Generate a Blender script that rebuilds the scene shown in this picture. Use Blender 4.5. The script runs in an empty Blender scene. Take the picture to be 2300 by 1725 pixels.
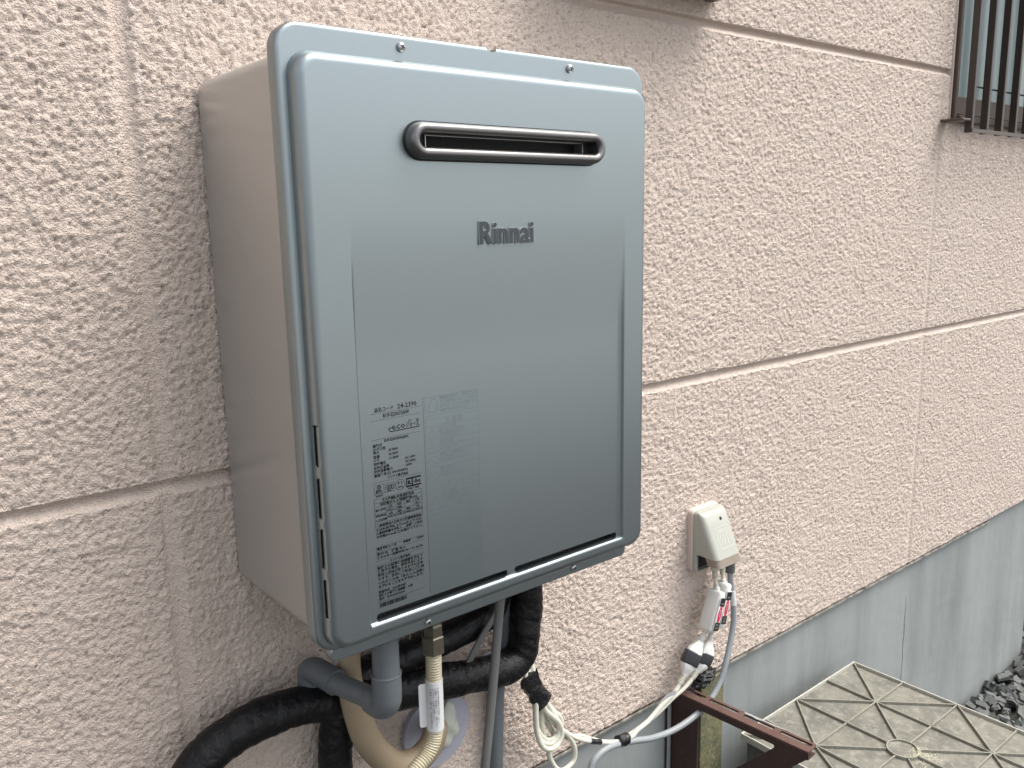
import bpy, bmesh, math, random
import numpy as np
from mathutils import Vector, Matrix, Euler

random.seed(7)
rng = np.random.default_rng(7)
SC = bpy.context.scene
COL = SC.collection
rad = math.radians

# ------------------------------------------------------------------ camera
cam_d = bpy.data.cameras.new('camera')
cam = bpy.data.objects.new('camera', cam_d)
COL.objects.link(cam)
cam_d.sensor_fit = 'HORIZONTAL'
cam_d.sensor_width = 36.0
cam_d.lens = 29.853
cam_d.clip_start = 0.02
cam_d.clip_end = 400.0
_right = Vector((0.77545, -0.63111, -0.01952))
_down = Vector((-0.13516, -0.13572, -0.98148))
_fwd = Vector((0.61677, 0.76373, -0.19055))
_m = Matrix((_right, -_down, -_fwd)).transposed().to_4x4()
_m.translation = Vector((-0.33397, -0.94440, 0.42501))
cam.matrix_world = _m
SC.camera = cam

# ------------------------------------------------------------------ world and sun
SUN_EL, SUN_AZ = rad(61), rad(52)          # azimuth from the outward wall normal (-y) towards +x
world = bpy.data.worlds.new('World')
SC.world = world
world.use_nodes = True
wn = world.node_tree
for n in list(wn.nodes):
    wn.nodes.remove(n)
w_out = wn.nodes.new('ShaderNodeOutputWorld')
w_bg = wn.nodes.new('ShaderNodeBackground')
w_sky = wn.nodes.new('ShaderNodeTexSky')
w_hsv = wn.nodes.new('ShaderNodeHueSaturation')
w_sky.sky_type = 'NISHITA'
w_sky.sun_disc = False
w_sky.sun_elevation = SUN_EL
w_sky.sun_rotation = rad(180) - SUN_AZ
w_sky.air_density = 1.0
w_sky.dust_density = 4.0
w_sky.ozone_density = 1.0
w_hsv.inputs['Saturation'].default_value = 0.35      # high cloud: a white sky, hardly blue
w_bg.inputs['Strength'].default_value = 0.15
wn.links.new(w_sky.outputs[0], w_hsv.inputs['Color'])
wn.links.new(w_hsv.outputs[0], w_bg.inputs['Color'])
wn.links.new(w_bg.outputs[0], w_out.inputs['Surface'])

sun_d = bpy.data.lights.new('sun', 'SUN')
sun_d.energy = 1.5
sun_d.angle = rad(40)
sun_d.color = (1.0, 0.965, 0.92)
sun = bpy.data.objects.new('sun', sun_d)
COL.objects.link(sun)
_sd = Vector((math.sin(SUN_AZ) * math.cos(SUN_EL), -math.cos(SUN_AZ) * math.cos(SUN_EL), math.sin(SUN_EL)))
sun.rotation_euler = _sd.to_track_quat('Z', 'Y').to_euler()
sun.location = _sd * 20

SC.view_settings.view_transform = 'Standard'
SC.view_settings.look = 'None'
SC.view_settings.exposure = 1.07
SC.view_settings.gamma = 1.0
SC.view_settings.use_curve_mapping = False
SC.render.engine = 'CYCLES'
SC.cycles.use_denoising = True
SC.cycles.max_bounces = 8

# ------------------------------------------------------------------ materials
MATS = {}


def mat(name, color, rough=0.6, metal=0.0, **kw):
    """kw: noise=(scale, amount[, (r,g,b)]), bump=(scale, strength, dist), spec, trans, coat, aniso scale 'stretch'"""
    m = bpy.data.materials.new(name)
    m.use_nodes = True
    nt = m.node_tree
    b = nt.nodes['Principled BSDF']
    b.inputs['Base Color'].default_value = (*color, 1)
    b.inputs['Roughness'].default_value = rough
    b.inputs['Metallic'].default_value = metal
    if 'spec' in kw:
        b.inputs['Specular IOR Level'].default_value = kw['spec']
    if 'trans' in kw:
        b.inputs['Transmission Weight'].default_value = kw['trans']
    if 'coat' in kw:
        b.inputs['Coat Weight'].default_value = kw['coat']
        b.inputs['Coat Roughness'].default_value = kw.get('coat_rough', 0.1)
    tc = nt.nodes.new('ShaderNodeTexCoord')
    mp = nt.nodes.new('ShaderNodeMapping')
    mp.inputs['Scale'].default_value = kw.get('stretch', (1, 1, 1))
    nt.links.new(tc.outputs['Object'], mp.inputs['Vector'])
    last = None
    for key in ('noise', 'noise2'):
        if key in kw:
            sc, amt, c2 = kw[key][:3]
            n = nt.nodes.new('ShaderNodeTexNoise')
            n.inputs['Scale'].default_value = sc
            n.inputs['Detail'].default_value = 6
            n.inputs['Roughness'].default_value = 0.62
            nt.links.new(mp.outputs[0], n.inputs['Vector'])
            r = nt.nodes.new('ShaderNodeValToRGB')
            lo, hi = (kw[key][3], kw[key][4]) if len(kw[key]) > 4 else (0.35, 0.68)
            r.color_ramp.elements[0].position = lo
            r.color_ramp.elements[1].position = hi
            r.color_ramp.elements[0].color = (0, 0, 0, 1)
            r.color_ramp.elements[1].color = (amt, amt, amt, 1)
            nt.links.new(n.outputs['Fac'], r.inputs['Fac'])
            mx = nt.nodes.new('ShaderNodeMix')
            mx.data_type = 'RGBA'
            nt.links.new(r.outputs['Color'], mx.inputs['Factor'])
            if last is None:
                mx.inputs['A'].default_value = (*color, 1)
            else:
                nt.links.new(last, mx.inputs['A'])
            mx.inputs['B'].default_value = (*c2, 1)
            last = mx.outputs['Result']
            if key == 'noise' and 'rvar' in kw:
                mr = nt.nodes.new('ShaderNodeMapRange')
                mr.inputs['To Min'].default_value = rough - kw['rvar']
                mr.inputs['To Max'].default_value = rough + kw['rvar']
                nt.links.new(n.outputs['Fac'], mr.inputs['Value'])
                nt.links.new(mr.outputs[0], b.inputs['Roughness'])
    if last is not None:
        nt.links.new(last, b.inputs['Base Color'])
    if 'bump' in kw:
        sc, st, di = kw['bump']
        n = nt.nodes.new('ShaderNodeTexNoise')
        n.inputs['Scale'].default_value = sc
        n.inputs['Detail'].default_value = 5
        nt.links.new(mp.outputs[0], n.inputs['Vector'])
        bp = nt.nodes.new('ShaderNodeBump')
        bp.inputs['Strength'].default_value = st
        bp.inputs['Distance'].default_value = di
        nt.links.new(n.outputs['Fac'], bp.inputs['Height'])
        nt.links.new(bp.outputs[0], b.inputs['Normal'])
    MATS[name] = m
    return m


M_STUCCO = mat('pink_stucco', (0.625, 0.522, 0.448), 0.75, spec=0.25,
               noise=(3.0, 0.35, (0.575, 0.465, 0.395)), noise2=(45, 0.25, (0.66, 0.57, 0.505)),
               bump=(460, 1.0, 0.0038))
M_CONC = mat('foundation_mortar', (0.29, 0.308, 0.30), 0.85, spec=0.2, stretch=(1, 1, 0.16),
             noise=(5.5, 0.7, (0.175, 0.19, 0.185), 0.42, 0.72), noise2=(17, 0.2, (0.39, 0.41, 0.385), 0.48, 0.75),
             bump=(160, 0.25, 0.002))
M_SILVER = mat('silver_paint', (0.287, 0.328, 0.340), 0.34, 0.95, noise=(420, 0.25, (0.315, 0.36, 0.375)), rvar=0.03,
               bump=(240, 0.03, 0.0006))
M_SILVER_SIDE = mat('silver_paint_casing', (0.46, 0.45, 0.43), 0.30, 0.62, noise=(420, 0.25, (0.50, 0.49, 0.47)), rvar=0.03,
                    bump=(60, 0.03, 0.002))
M_PEWTER = mat('pewter_trim', (0.185, 0.18, 0.176), 0.33, 0.9, noise=(600, 0.3, (0.22, 0.215, 0.21)))
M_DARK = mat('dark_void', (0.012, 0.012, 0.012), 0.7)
M_STEEL = mat('screw_steel', (0.50, 0.50, 0.50), 0.3, 0.95, noise=(300, 0.4, (0.36, 0.36, 0.36)))
M_SHEET = mat('inner_sheet', (0.45, 0.46, 0.46), 0.35, 0.9, noise=(90, 0.4, (0.3, 0.3, 0.3)))
M_INK = mat('label_ink', (0.008, 0.009, 0.009), 0.6, spec=0.2, noise=(700, 0.2, (0.012, 0.012, 0.012)))
M_INK_F = mat('faint_ink', (0.17, 0.20, 0.21), 0.5, 0.3, noise=(500, 0.3, (0.20, 0.23, 0.24)))
M_LOGO = mat('badge_letters', (0.055, 0.065, 0.07), 0.22, 0.3, noise=(200, 0.2, (0.07, 0.08, 0.085)))
M_CLEAR = mat('badge_edge', (0.42, 0.47, 0.49), 0.08, 0.5, coat=0.6, noise=(300, 0.2, (0.5, 0.54, 0.55)))
M_STICK = mat('sticker_film', (0.278, 0.326, 0.343), 0.32, 0.95, noise=(420, 0.25, (0.31, 0.357, 0.374)))
M_PVC = mat('grey_pvc', (0.10, 0.112, 0.12), 0.45, spec=0.35, noise=(25, 0.4, (0.135, 0.148, 0.155)), bump=(300, 0.05, 0.0006))
M_TAPE = mat('black_tape', (0.004, 0.004, 0.0045), 0.45, spec=0.28, noise=(60, 0.5, (0.008, 0.008, 0.009)), rvar=0.1, bump=(120, 0.6, 0.004))
M_TAPE_SH = mat('glossy_black_tape', (0.010, 0.010, 0.011), 0.2, bump=(170, 0.6, 0.004), noise=(80, 0.4, (0.018, 0.018, 0.02)))
M_BEIGE = mat('beige_pvc', (0.27, 0.21, 0.135), 0.5, noise=(22, 0.5, (0.32, 0.255, 0.17)))
M_CREAM = mat('cream_hose', (0.46, 0.41, 0.285), 0.45, noise=(40, 0.5, (0.38, 0.335, 0.225)))
M_BRASS = mat('dull_brass', (0.20, 0.18, 0.135), 0.36, 0.75, noise=(120, 0.6, (0.12, 0.115, 0.09)))
M_WHITE = mat('white_plastic', (0.66, 0.66, 0.60), 0.42, noise=(60, 0.35, (0.58, 0.58, 0.52)))
M_WHITE2 = mat('bright_white_plastic', (0.66, 0.66, 0.63), 0.4, noise=(60, 0.3, (0.58, 0.58, 0.55)))
M_CORD = mat('ivory_cord', (0.56, 0.55, 0.465), 0.45, noise=(30, 0.45, (0.48, 0.465, 0.385)))
M_DISC = mat('lavender_grey_plastic', (0.36, 0.36, 0.41), 0.45, noise=(30, 0.4, (0.32, 0.32, 0.37)))
M_PUTTY = mat('sealing_putty', (0.50, 0.52, 0.45), 0.6, noise=(60, 0.5, (0.40, 0.42, 0.36)), bump=(80, 0.5, 0.004))
M_GCABLE = mat('grey_cable', (0.235, 0.250, 0.258), 0.45, noise=(30, 0.4, (0.27, 0.285, 0.295)))
M_GCABLE_D = mat('dark_grey_cable', (0.13, 0.13, 0.125), 0.45, noise=(30, 0.4, (0.16, 0.16, 0.15)))
M_OUTLET = mat('outlet_cover', (0.36, 0.365, 0.32), 0.45, noise=(50, 0.3, (0.325, 0.33, 0.29)))
M_SMOKE = mat('smoked_plastic', (0.21, 0.17, 0.135), 0.25, spec=0.6, noise=(60, 0.5, (0.29, 0.25, 0.21)))
M_BLACKP = mat('black_plastic', (0.014, 0.014, 0.015), 0.35, noise=(90, 0.4, (0.02, 0.02, 0.022)))
M_RED = mat('red_sticker', (0.55, 0.02, 0.07), 0.4, noise=(120, 0.3, (0.48, 0.03, 0.07)))
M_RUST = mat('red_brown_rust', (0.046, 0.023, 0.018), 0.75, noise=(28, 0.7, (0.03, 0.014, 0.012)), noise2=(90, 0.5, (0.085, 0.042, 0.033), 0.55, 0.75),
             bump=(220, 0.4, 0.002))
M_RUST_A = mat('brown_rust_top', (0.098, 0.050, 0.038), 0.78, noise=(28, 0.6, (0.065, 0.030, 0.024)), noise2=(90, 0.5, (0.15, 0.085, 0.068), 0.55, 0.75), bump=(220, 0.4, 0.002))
M_GALV = mat('chipped_zinc', (0.34, 0.36, 0.35), 0.5, 0.3, noise=(60, 0.5, (0.26, 0.27, 0.26)))
M_BATTEN = mat('mossy_board', (0.150, 0.140, 0.07), 0.85, noise=(22, 0.9, (0.075, 0.085, 0.05), 0.42, 0.6), noise2=(120, 0.7, (0.25, 0.225, 0.13), 0.52, 0.68),
               bump=(180, 0.5, 0.003))
M_BOARD = mat('weathered_plastic', (0.180, 0.172, 0.140), 0.75, noise=(22, 0.9, (0.115, 0.111, 0.092), 0.40, 0.62), noise2=(60, 0.75, (0.255, 0.247, 0.207), 0.50, 0.66),
              bump=(200, 0.3, 0.002))
M_RIB = mat('weathered_highlight_rib', (0.24, 0.23, 0.185), 0.75, noise=(40, 0.6, (0.17, 0.162, 0.13)), noise2=(160, 0.7, (0.40, 0.39, 0.34), 0.55, 0.70))  # paler than the floor, painting highlights along the rib tops
M_RIM = mat('worn_rim', (0.44, 0.43, 0.37), 0.65, noise=(90, 0.6, (0.32, 0.31, 0.26)))
M_BOXS = mat('grey_box_side', (0.10, 0.105, 0.10), 0.55, stretch=(1, 1, 0.2), noise=(30, 0.7, (0.06, 0.062, 0.06)), noise2=(70, 0.4, (0.22, 0.22, 0.21), 0.6, 0.72))
M_BRONZE = mat('bronze_aluminium', (0.085, 0.063, 0.05), 0.38, 0.45, noise=(60, 0.4, (0.10, 0.078, 0.064)))
M_BRONZE_B = mat('dark_bronze_bar', (0.048, 0.037, 0.030), 0.42, 0.3, noise=(60, 0.4, (0.06, 0.055, 0.05)))
M_SEAL = mat('pink_sealant', (0.60, 0.50, 0.44), 0.7, noise=(40, 0.4, (0.52, 0.43, 0.38)))
M_FLASH = mat('shadowed_flashing', (0.38, 0.36, 0.31), 0.5, 0.2, noise=(35, 0.8, (0.10, 0.085, 0.07), 0.42, 0.6))  # dark blotches painted in to deepen the shadow line under the siding
M_GLASS = mat('window_glass', (0.145, 0.195, 0.195), 0.12, spec=0.6, noise=(3, 0.6, (0.10, 0.14, 0.14)))
M_GROUND = mat('dark_gravel_ground', (0.045, 0.045, 0.043), 0.9, noise=(60, 0.7, (0.022, 0.022, 0.022)), noise2=(180, 0.5, (0.09, 0.09, 0.085)), bump=(70, 0.9, 0.02))
M_SLATE = mat('slate_stone', (0.13, 0.135, 0.128), 0.75, noise=(9, 0.8, (0.05, 0.053, 0.053)), noise2=(17, 0.8, (0.20, 0.195, 0.165), 0.52, 0.68), bump=(150, 0.4, 0.003))
M_YELL = mat('yellow_plastic', (0.42, 0.33, 0.07), 0.5, noise=(30, 0.4, (0.36, 0.28, 0.06)))
M_PAPER = mat('label_paper', (0.58, 0.58, 0.58), 0.5, noise=(60, 0.25, (0.52, 0.52, 0.52)))
M_REFL_SLAB = mat('pale_reflection_slab', (0.30, 0.295, 0.285), 0.85, noise=(2.5, 0.5, (0.25, 0.245, 0.235)), noise2=(40, 0.4, (0.34, 0.335, 0.32)), bump=(120, 0.3, 0.003))
M_INK_R = mat('pale_red_ink', (0.55, 0.35, 0.32), 0.5, noise=(60, 0.25, (0.6, 0.4, 0.38)))


# ------------------------------------------------------------------ helpers
def tag(o, label=None, cat=None, group=None, kind=None):
    if label: o['label'] = label
    if cat: o['category'] = cat
    if group: o['group'] = group
    if kind: o['kind'] = kind
    return o


def empty(name, loc, label, cat, group=None):
    o = bpy.data.objects.new(name, None)
    o.empty_display_size = 0.05
    o.location = loc
    COL.objects.link(o)
    tag(o, label, cat, group)
    WORLD[o.name] = Vector(loc)
    return o


WORLD = {}


def link(name, me, m, parent=None, smooth=False, auto=None):
    """vertices are given in world metres; the object is moved to its parent's frame"""
    o = bpy.data.objects.new(name, me)
    COL.objects.link(o)
    if m is not None:
        ms = m if isinstance(m, (list, tuple)) else [m]
        for q in ms:
            me.materials.append(q)
    if smooth:
        me.shade_smooth()
    if auto is not None:
        me.shade_smooth()
        me.set_sharp_from_angle(angle=rad(auto))
    if parent is not None:
        o.parent = parent
        root = parent
        off = Vector((0, 0, 0))
        while root is not None:
            off += root.location
            root = root.parent
        o.location = -off
    return o


def np_mesh(name, verts, faces):
    me = bpy.data.meshes.new(name)
    verts = np.asarray(verts, dtype=np.float32)
    faces = np.asarray(faces, dtype=np.int32)
    k = faces.shape[1]
    me.vertices.add(len(verts))
    me.vertices.foreach_set('co', verts.ravel())
    me.loops.add(faces.size)
    me.loops.foreach_set('vertex_index', faces.ravel())
    me.polygons.add(len(faces))
    me.polygons.foreach_set('loop_start', np.arange(0, faces.size, k, dtype=np.int32))
    me.update(calc_edges=True)
    return me


def py_mesh(name, verts, faces):
    me = bpy.data.meshes.new(name)
    me.from_pydata([tuple(v) for v in verts], [], [tuple(f) for f in faces])
    me.update()
    return me


def bm_mesh(name, bm):
    bmesh.ops.recalc_face_normals(bm, faces=bm.faces)
    me = bpy.data.meshes.new(name)
    bm.to_mesh(me)
    bm.free()
    return me


def box_bm(bm, lo, hi, bevel=0.0, seg=2, mtx=None):
    c = [(a + b) / 2 for a, b in zip(lo, hi)]
    s = [abs(b - a) for a, b in zip(lo, hi)]
    tmp = bmesh.new()
    bmesh.ops.create_cube(tmp, size=1.0)
    for v in tmp.verts:
        v.co = Vector((v.co.x * s[0] + c[0], v.co.y * s[1] + c[1], v.co.z * s[2] + c[2]))
    if bevel > 0:
        bmesh.ops.bevel(tmp, geom=list(tmp.edges), offset=bevel, segments=seg, affect='EDGES', profile=0.5)
    if mtx is not None:
        bmesh.ops.transform(tmp, matrix=mtx, verts=tmp.verts)
    me = bpy.data.meshes.new('tmp')
    tmp.to_mesh(me)
    tmp.free()
    bm.from_mesh(me)
    bpy.data.meshes.remove(me)
    return bm


def box(name, lo, hi, m, parent=None, bevel=0.0, seg=2, mtx=None):
    bm = bmesh.new()
    box_bm(bm, lo, hi, bevel, seg, mtx)
    return link(name, bm_mesh(name, bm), m, parent, auto=35 if bevel > 0 else None)


def catmull(pts, n):
    P = np.array(pts, float)
    P = np.vstack([2 * P[0] - P[1], P, 2 * P[-1] - P[-2]])
    out = []
    for i in range(1, len(P) - 2):
        d = np.linalg.norm(P[i + 1] - P[i])
        k = max(2, int(n * d))
        t = np.linspace(0, 1, k, endpoint=False)[:, None]
        p0, p1, p2, p3 = P[i - 1], P[i], P[i + 1], P[i + 2]
        out.append(0.5 * (2 * p1 + (p2 - p0) * t + (2 * p0 - 5 * p1 + 4 * p2 - p3) * t ** 2 + (-p0 + 3 * p1 - 3 * p2 + p3) * t ** 3))
    out.append(P[-2:-1])
    return np.vstack(out)


def sweep(path, radius, sides=16, rfun=None, cap=True, squash=None):
    """path Nx3, radius scalar or N; rfun(s, theta)-> factor array"""
    path = np.asarray(path, float)
    N = len(path)
    T = np.gradient(path, axis=0)
    T /= np.linalg.norm(T, axis=1)[:, None] + 1e-12
    up = np.array([0.0, 0.0, 1.0]) if abs(T[0][2]) < 0.9 else np.array([0.0, -1.0, 0.0])
    nrm = np.zeros_like(path)
    nrm[0] = up - T[0] * (up @ T[0])
    nrm[0] /= np.linalg.norm(nrm[0])
    for i in range(1, N):
        v = nrm[i - 1] - T[i] * (nrm[i - 1] @ T[i])
        nrm[i] = v / (np.linalg.norm(v) + 1e-12)
    bi = np.cross(T, nrm)
    s = np.concatenate([[0], np.cumsum(np.linalg.norm(np.diff(path, axis=0), axis=1))])
    th = np.linspace(0, 2 * np.pi, sides, endpoint=False)
    R = np.broadcast_to(np.asarray(radius, float), (N,))[:, None] * np.ones((1, sides))
    if rfun is not None:
        R = R * rfun(s[:, None], th[None, :])
    a, b = np.cos(th), np.sin(th)
    if squash:
        b = b * squash
    V = path[:, None, :] + R[:, :, None] * (a[None, :, None] * nrm[:, None, :] + b[None, :, None] * bi[:, None, :])
    V = V.reshape(-1, 3)
    F = []
    i = np.arange(N - 1)[:, None]
    j = np.arange(sides)[None, :]
    j2 = (j + 1) % sides
    F = np.stack([i * sides + j, i * sides + j2, (i + 1) * sides + j2, (i + 1) * sides + j], -1).reshape(-1, 4)
    faces = [tuple(f) for f in F]
    if cap:
        faces.append(tuple(range(sides - 1, -1, -1)))
        faces.append(tuple(range((N - 1) * sides, N * sides)))
    return V, faces


def tube(name, pts, radius, m, parent=None, sides=16, dens=150, rfun=None, smooth_path=True, auto=40, squash=None, cap=True):
    path = catmull(pts, dens) if smooth_path else np.array(pts, float)
    if not np.isscalar(radius):
        radius = np.interp(np.linspace(0, 1, len(path)), np.linspace(0, 1, len(radius)), radius)
    V, F = sweep(path, radius, sides, rfun, squash=squash, cap=cap)
    bm = bmesh.new()
    vs = [bm.verts.new(v) for v in V]
    for f in F:
        bm.faces.new([vs[i] for i in f])
    return link(name, bm_mesh(name, bm), m, parent, auto=auto)


def lathe(bm, prof, base, axis, sides=24):
    """prof [(r, t)] along axis from base"""
    axis = Vector(axis).normalized()
    q = Vector((0, 0, 1)).rotation_difference(axis).to_matrix()
    rings = []
    for r, t in prof:
        ring = []
        for k in range(sides):
            a = 2 * math.pi * k / sides
            ring.append(bm.verts.new(Vector(base) + q @ Vector((r * math.cos(a), r * math.sin(a), t))))
        rings.append(ring)
    for i in range(len(rings) - 1):
        for k in range(sides):
            bm.faces.new((rings[i][k], rings[i][(k + 1) % sides], rings[i + 1][(k + 1) % sides], rings[i + 1][k]))
    bm.faces.new(rings[0][::-1])
    bm.faces.new(rings[-1])


def lathe_obj(name, prof, base, axis, m, parent=None, sides=24, auto=35):
    bm = bmesh.new()
    lathe(bm, prof, base, axis, sides)
    return link(name, bm_mesh(name, bm), m, parent, auto=auto)


def plate_mesh(loops, thick, bevel=0.0, res=2):
    """2D loops (first outer, others holes) -> solid plate mesh in the XY plane, thickness along Z centred on 0"""
    cu = bpy.data.curves.new('plate', 'CURVE')
    cu.dimensions = '2D'
    cu.fill_mode = 'BOTH'
    cu.extrude = thick / 2
    cu.bevel_depth = bevel
    cu.bevel_resolution = res
    if bevel:
        cu.extrude = max(thick / 2 - bevel, 0)
        cu.offset = -bevel
    for lp in loops:
        sp = cu.splines.new('POLY')
        sp.points.add(len(lp) - 1)
        for p, c in zip(sp.points, lp):
            p.co = (c[0], c[1], 0, 1)
        sp.use_cyclic_u = True
    o = bpy.data.objects.new('plate', cu)
    COL.objects.link(o)
    dg = bpy.context.evaluated_depsgraph_get()
    me = bpy.data.meshes.new_from_object(o.evaluated_get(dg))
    bpy.data.objects.remove(o)
    bpy.data.curves.remove(cu)
    me.materials.clear()
    return me


def plate(name, loops, thick, mtx, m, parent=None, bevel=0.0, auto=30):
    me = plate_mesh(loops, thick, bevel)
    me.transform(mtx)
    return link(name, me, m, parent, auto=auto)


FRONT = Matrix(((1, 0, 0, 0), (0, 0, -1, 0), (0, 1, 0, 0), (0, 0, 0, 1)))    # XY plane -> XZ plane facing -y


def rrect(x0, x1, y0, y1, r, n=6):
    pts = []
    for cx, cy, a0 in ((x1 - r, y0 + r, -90), (x1 - r, y1 - r, 0), (x0 + r, y1 - r, 90), (x0 + r, y0 + r, 180)):
        for k in range(n + 1):
            a = rad(a0 + 90 * k / n)
            pts.append((cx + r * math.cos(a), cy + r * math.sin(a)))
    return pts


_text_cache = {}


def text_mesh(body, size, sx=1.0, offset=0.0, extrude=0.0, align='LEFT', bevel=0.0, res=2):
    key = (body, round(size, 6), sx, offset, extrude, align, bevel, res)
    cu = bpy.data.curves.new('txt', 'FONT')
    cu.body = body
    cu.size = size
    cu.align_x = align
    cu.offset = offset
    cu.extrude = extrude
    cu.bevel_depth = bevel
    cu.resolution_u = res
    o = bpy.data.objects.new('txt', cu)
    COL.objects.link(o)
    dg = bpy.context.evaluated_depsgraph_get()
    me = bpy.data.meshes.new_from_object(o.evaluated_get(dg))
    bpy.data.objects.remove(o)
    bpy.data.curves.remove(cu)
    me.materials.clear()
    if sx != 1.0:
        me.transform(Matrix.Diagonal((sx, 1, 1, 1)))
    return me


class Print:
    """flat print collected in one mesh on a plane facing -y"""
    def __init__(self):
        self.bm = bmesh.new()
        self.k = 0

    def lift(self):
        self.k += 1
        return self.k * 4e-7

    def text(self, body, x, z, size, width=None, offset=0.0, align='LEFT', sx=1.0, res=1):
        me = text_mesh(body, size, offset=offset, align=align, res=res)
        if width and len(me.vertices):
            xs = [v.co.x for v in me.vertices]
            w = max(xs) - min(xs)
            sx = width / w
        me.transform(Matrix.Translation((x, z, self.lift())) @ Matrix.Diagonal((sx, 1, 1, 1)))
        self.bm.from_mesh(me)
        bpy.data.meshes.remove(me)

    def rect(self, x0, x1, z0, z1):
        h = self.lift()
        vs = [self.bm.verts.new((a, b, h)) for a, b in ((x0, z0), (x1, z0), (x1, z1), (x0, z1))]
        self.bm.faces.new(vs)

    def hline(self, x0, x1, z, w=0.00022):
        self.rect(x0, x1, z - w / 2, z + w / 2)

    def vline(self, x, z0, z1, w=0.00022):
        self.rect(x - w / 2, x + w / 2, z0, z1)

    def frame(self, x0, x1, z0, z1, w=0.00025):
        self.hline(x0, x1, z0, w); self.hline(x0, x1, z1, w)
        self.vline(x0, z0, z1, w); self.vline(x1, z0, z1, w)

    def loop(self, pts, w=0.0003, closed=True):
        n = len(pts)
        P = [Vector((a, b, self.lift())) for a, b in pts]
        for i in range(n if closed else n - 1):
            a, b = P[i], P[(i + 1) % n]
            d = (b - a)
            if d.length < 1e-7:
                continue
            d.normalize()
            q = Vector((-d.y, d.x, 0)) * w / 2
            e = d * 0
            self.bm.faces.new([self.bm.verts.new(v) for v in (a - q - e, b - q + e, b + q + e, a + q - e)])

    def ring(self, x, z, r, w=0.0003, n=24, a0=0, a1=360, sx=1.0):
        pts = [(x + sx * r * math.cos(rad(a0 + (a1 - a0) * k / n)), z + r * math.sin(rad(a0 + (a1 - a0) * k / n))) for k in range(n + 1)]
        self.loop(pts, w, closed=False)

    def disc(self, x, z, r, n=20):
        self.bm.faces.new([self.bm.verts.new((x + r * math.cos(2 * math.pi * k / n), z + r * math.sin(2 * math.pi * k / n), 0)) for k in range(n)])

    def poly(self, pts):
        self.bm.faces.new([self.bm.verts.new((a, b, 0)) for a, b in pts])

    def build(self, name, y, m, parent=None, mtx=None):
        me = bpy.data.meshes.new(name)
        self.bm.to_mesh(me)
        self.bm.free()
        me.transform(mtx if mtx is not None else Matrix.Translation((0, y, 0)) @ FRONT)
        return link(name, me, m, parent)


def perlin(x, y, seed=0):
    r = np.random.default_rng(seed)
    n = 512
    perm = r.permutation(n)
    g = r.uniform(0, 2 * np.pi, n)
    gx, gy = np.cos(g).astype(np.float32), np.sin(g).astype(np.float32)
    xi = np.floor(x).astype(np.int64)
    yi = np.floor(y).astype(np.int64)
    xf = (x - xi).astype(np.float32)
    yf = (y - yi).astype(np.float32)

    def h(i, j):
        return perm[(perm[i % n] + j) % n]

    def dot(i, j, dx, dy):
        k = h(i, j)
        return gx[k] * dx + gy[k] * dy
    u = xf * xf * xf * (xf * (xf * 6 - 15) + 10)
    v = yf * yf * yf * (yf * (yf * 6 - 15) + 10)
    a = dot(xi, yi, xf, yf)
    b = dot(xi + 1, yi, xf - 1, yf)
    c = dot(xi, yi + 1, xf, yf - 1)
    d = dot(xi + 1, yi + 1, xf - 1, yf - 1)
    return (a + u * (b - a)) + v * ((c + u * (d - c)) - (a + u * (b - a)))


def domes(x, y, seed=0, rmin=0.55, rmax=0.95):
    """overlapping pebble-like domes on a jittered unit grid"""
    r = np.random.default_rng(seed)
    n = 256
    ox = r.uniform(0.1, 0.9, (n, n)).astype(np.float32)
    oy = r.uniform(0.1, 0.9, (n, n)).astype(np.float32)
    rr = r.uniform(rmin, rmax, (n, n)).astype(np.float32)
    hh = r.uniform(0.35, 1.0, (n, n)).astype(np.float32)
    xi = np.floor(x).astype(np.int64)
    yi = np.floor(y).astype(np.int64)
    out = np.zeros(x.shape, np.float32)
    for di in (-1, 0, 1):
        for dj in (-1, 0, 1):
            a, b = (xi + di) % n, (yi + dj) % n
            d2 = ((x - (xi + di) - ox[a, b]) ** 2 + (y - (yi + dj) - oy[a, b]) ** 2) / rr[a, b] ** 2
            out = np.maximum(out, hh[a, b] * np.sqrt(np.clip(1 - d2, 0, 1)))
    return out


def sstep(e0, e1, x):
    t = np.clip((x - e0) / (e1 - e0), 0, 1)
    return t * t * (3 - 2 * t)


# ------------------------------------------------------------------ ground
GZ = -1.045


def ground():
    xs = np.concatenate([[-120, -40, -12, -5], np.arange(-3, 6.01, 0.06), [8, 14, 40, 120]])
    ys = np.concatenate([[-120, -40, -12, -6], np.arange(-4, 0.61, 0.06), [4, 12, 40, 120]])
    X, Y = np.meshgrid(xs, ys, indexing='ij')
    near = sstep(9, 5, np.abs(X - 1.5)) * sstep(7, 3.5, np.abs(Y + 1.5))
    Z = GZ + near * (0.02 * perlin(X * 2.1, Y * 2.1, 3) + 0.012 * perlin(X * 7, Y * 7, 4))
    Z = Z + 0.03 * sstep(2.0, 2.7, X) * near
    V = np.stack([X, Y, Z], -1).reshape(-1, 3)
    ny = len(ys)
    i = np.arange(len(xs) - 1)[:, None]
    j = np.arange(ny - 1)[None, :]
    F = np.stack([i * ny + j, (i + 1) * ny + j, (i + 1) * ny + j + 1, i * ny + j + 1], -1).reshape(-1, 4)
    o = link('ground', np_mesh('ground', V, F), M_GROUND, smooth=True)
    tag(o, 'dark stony ground at the foot of the house foundation', None, None, 'structure')


ground()
slab = box('reflection_slab', (-40, -30, GZ - .10), (40, -3.7, GZ + .06), M_REFL_SLAB, None)  # unseen pale slab, added to brighten reflections in the heater cover
tag(slab, 'unseen pale slab added across the yard for the heater cover to reflect', None, None, 'structure')

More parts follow.
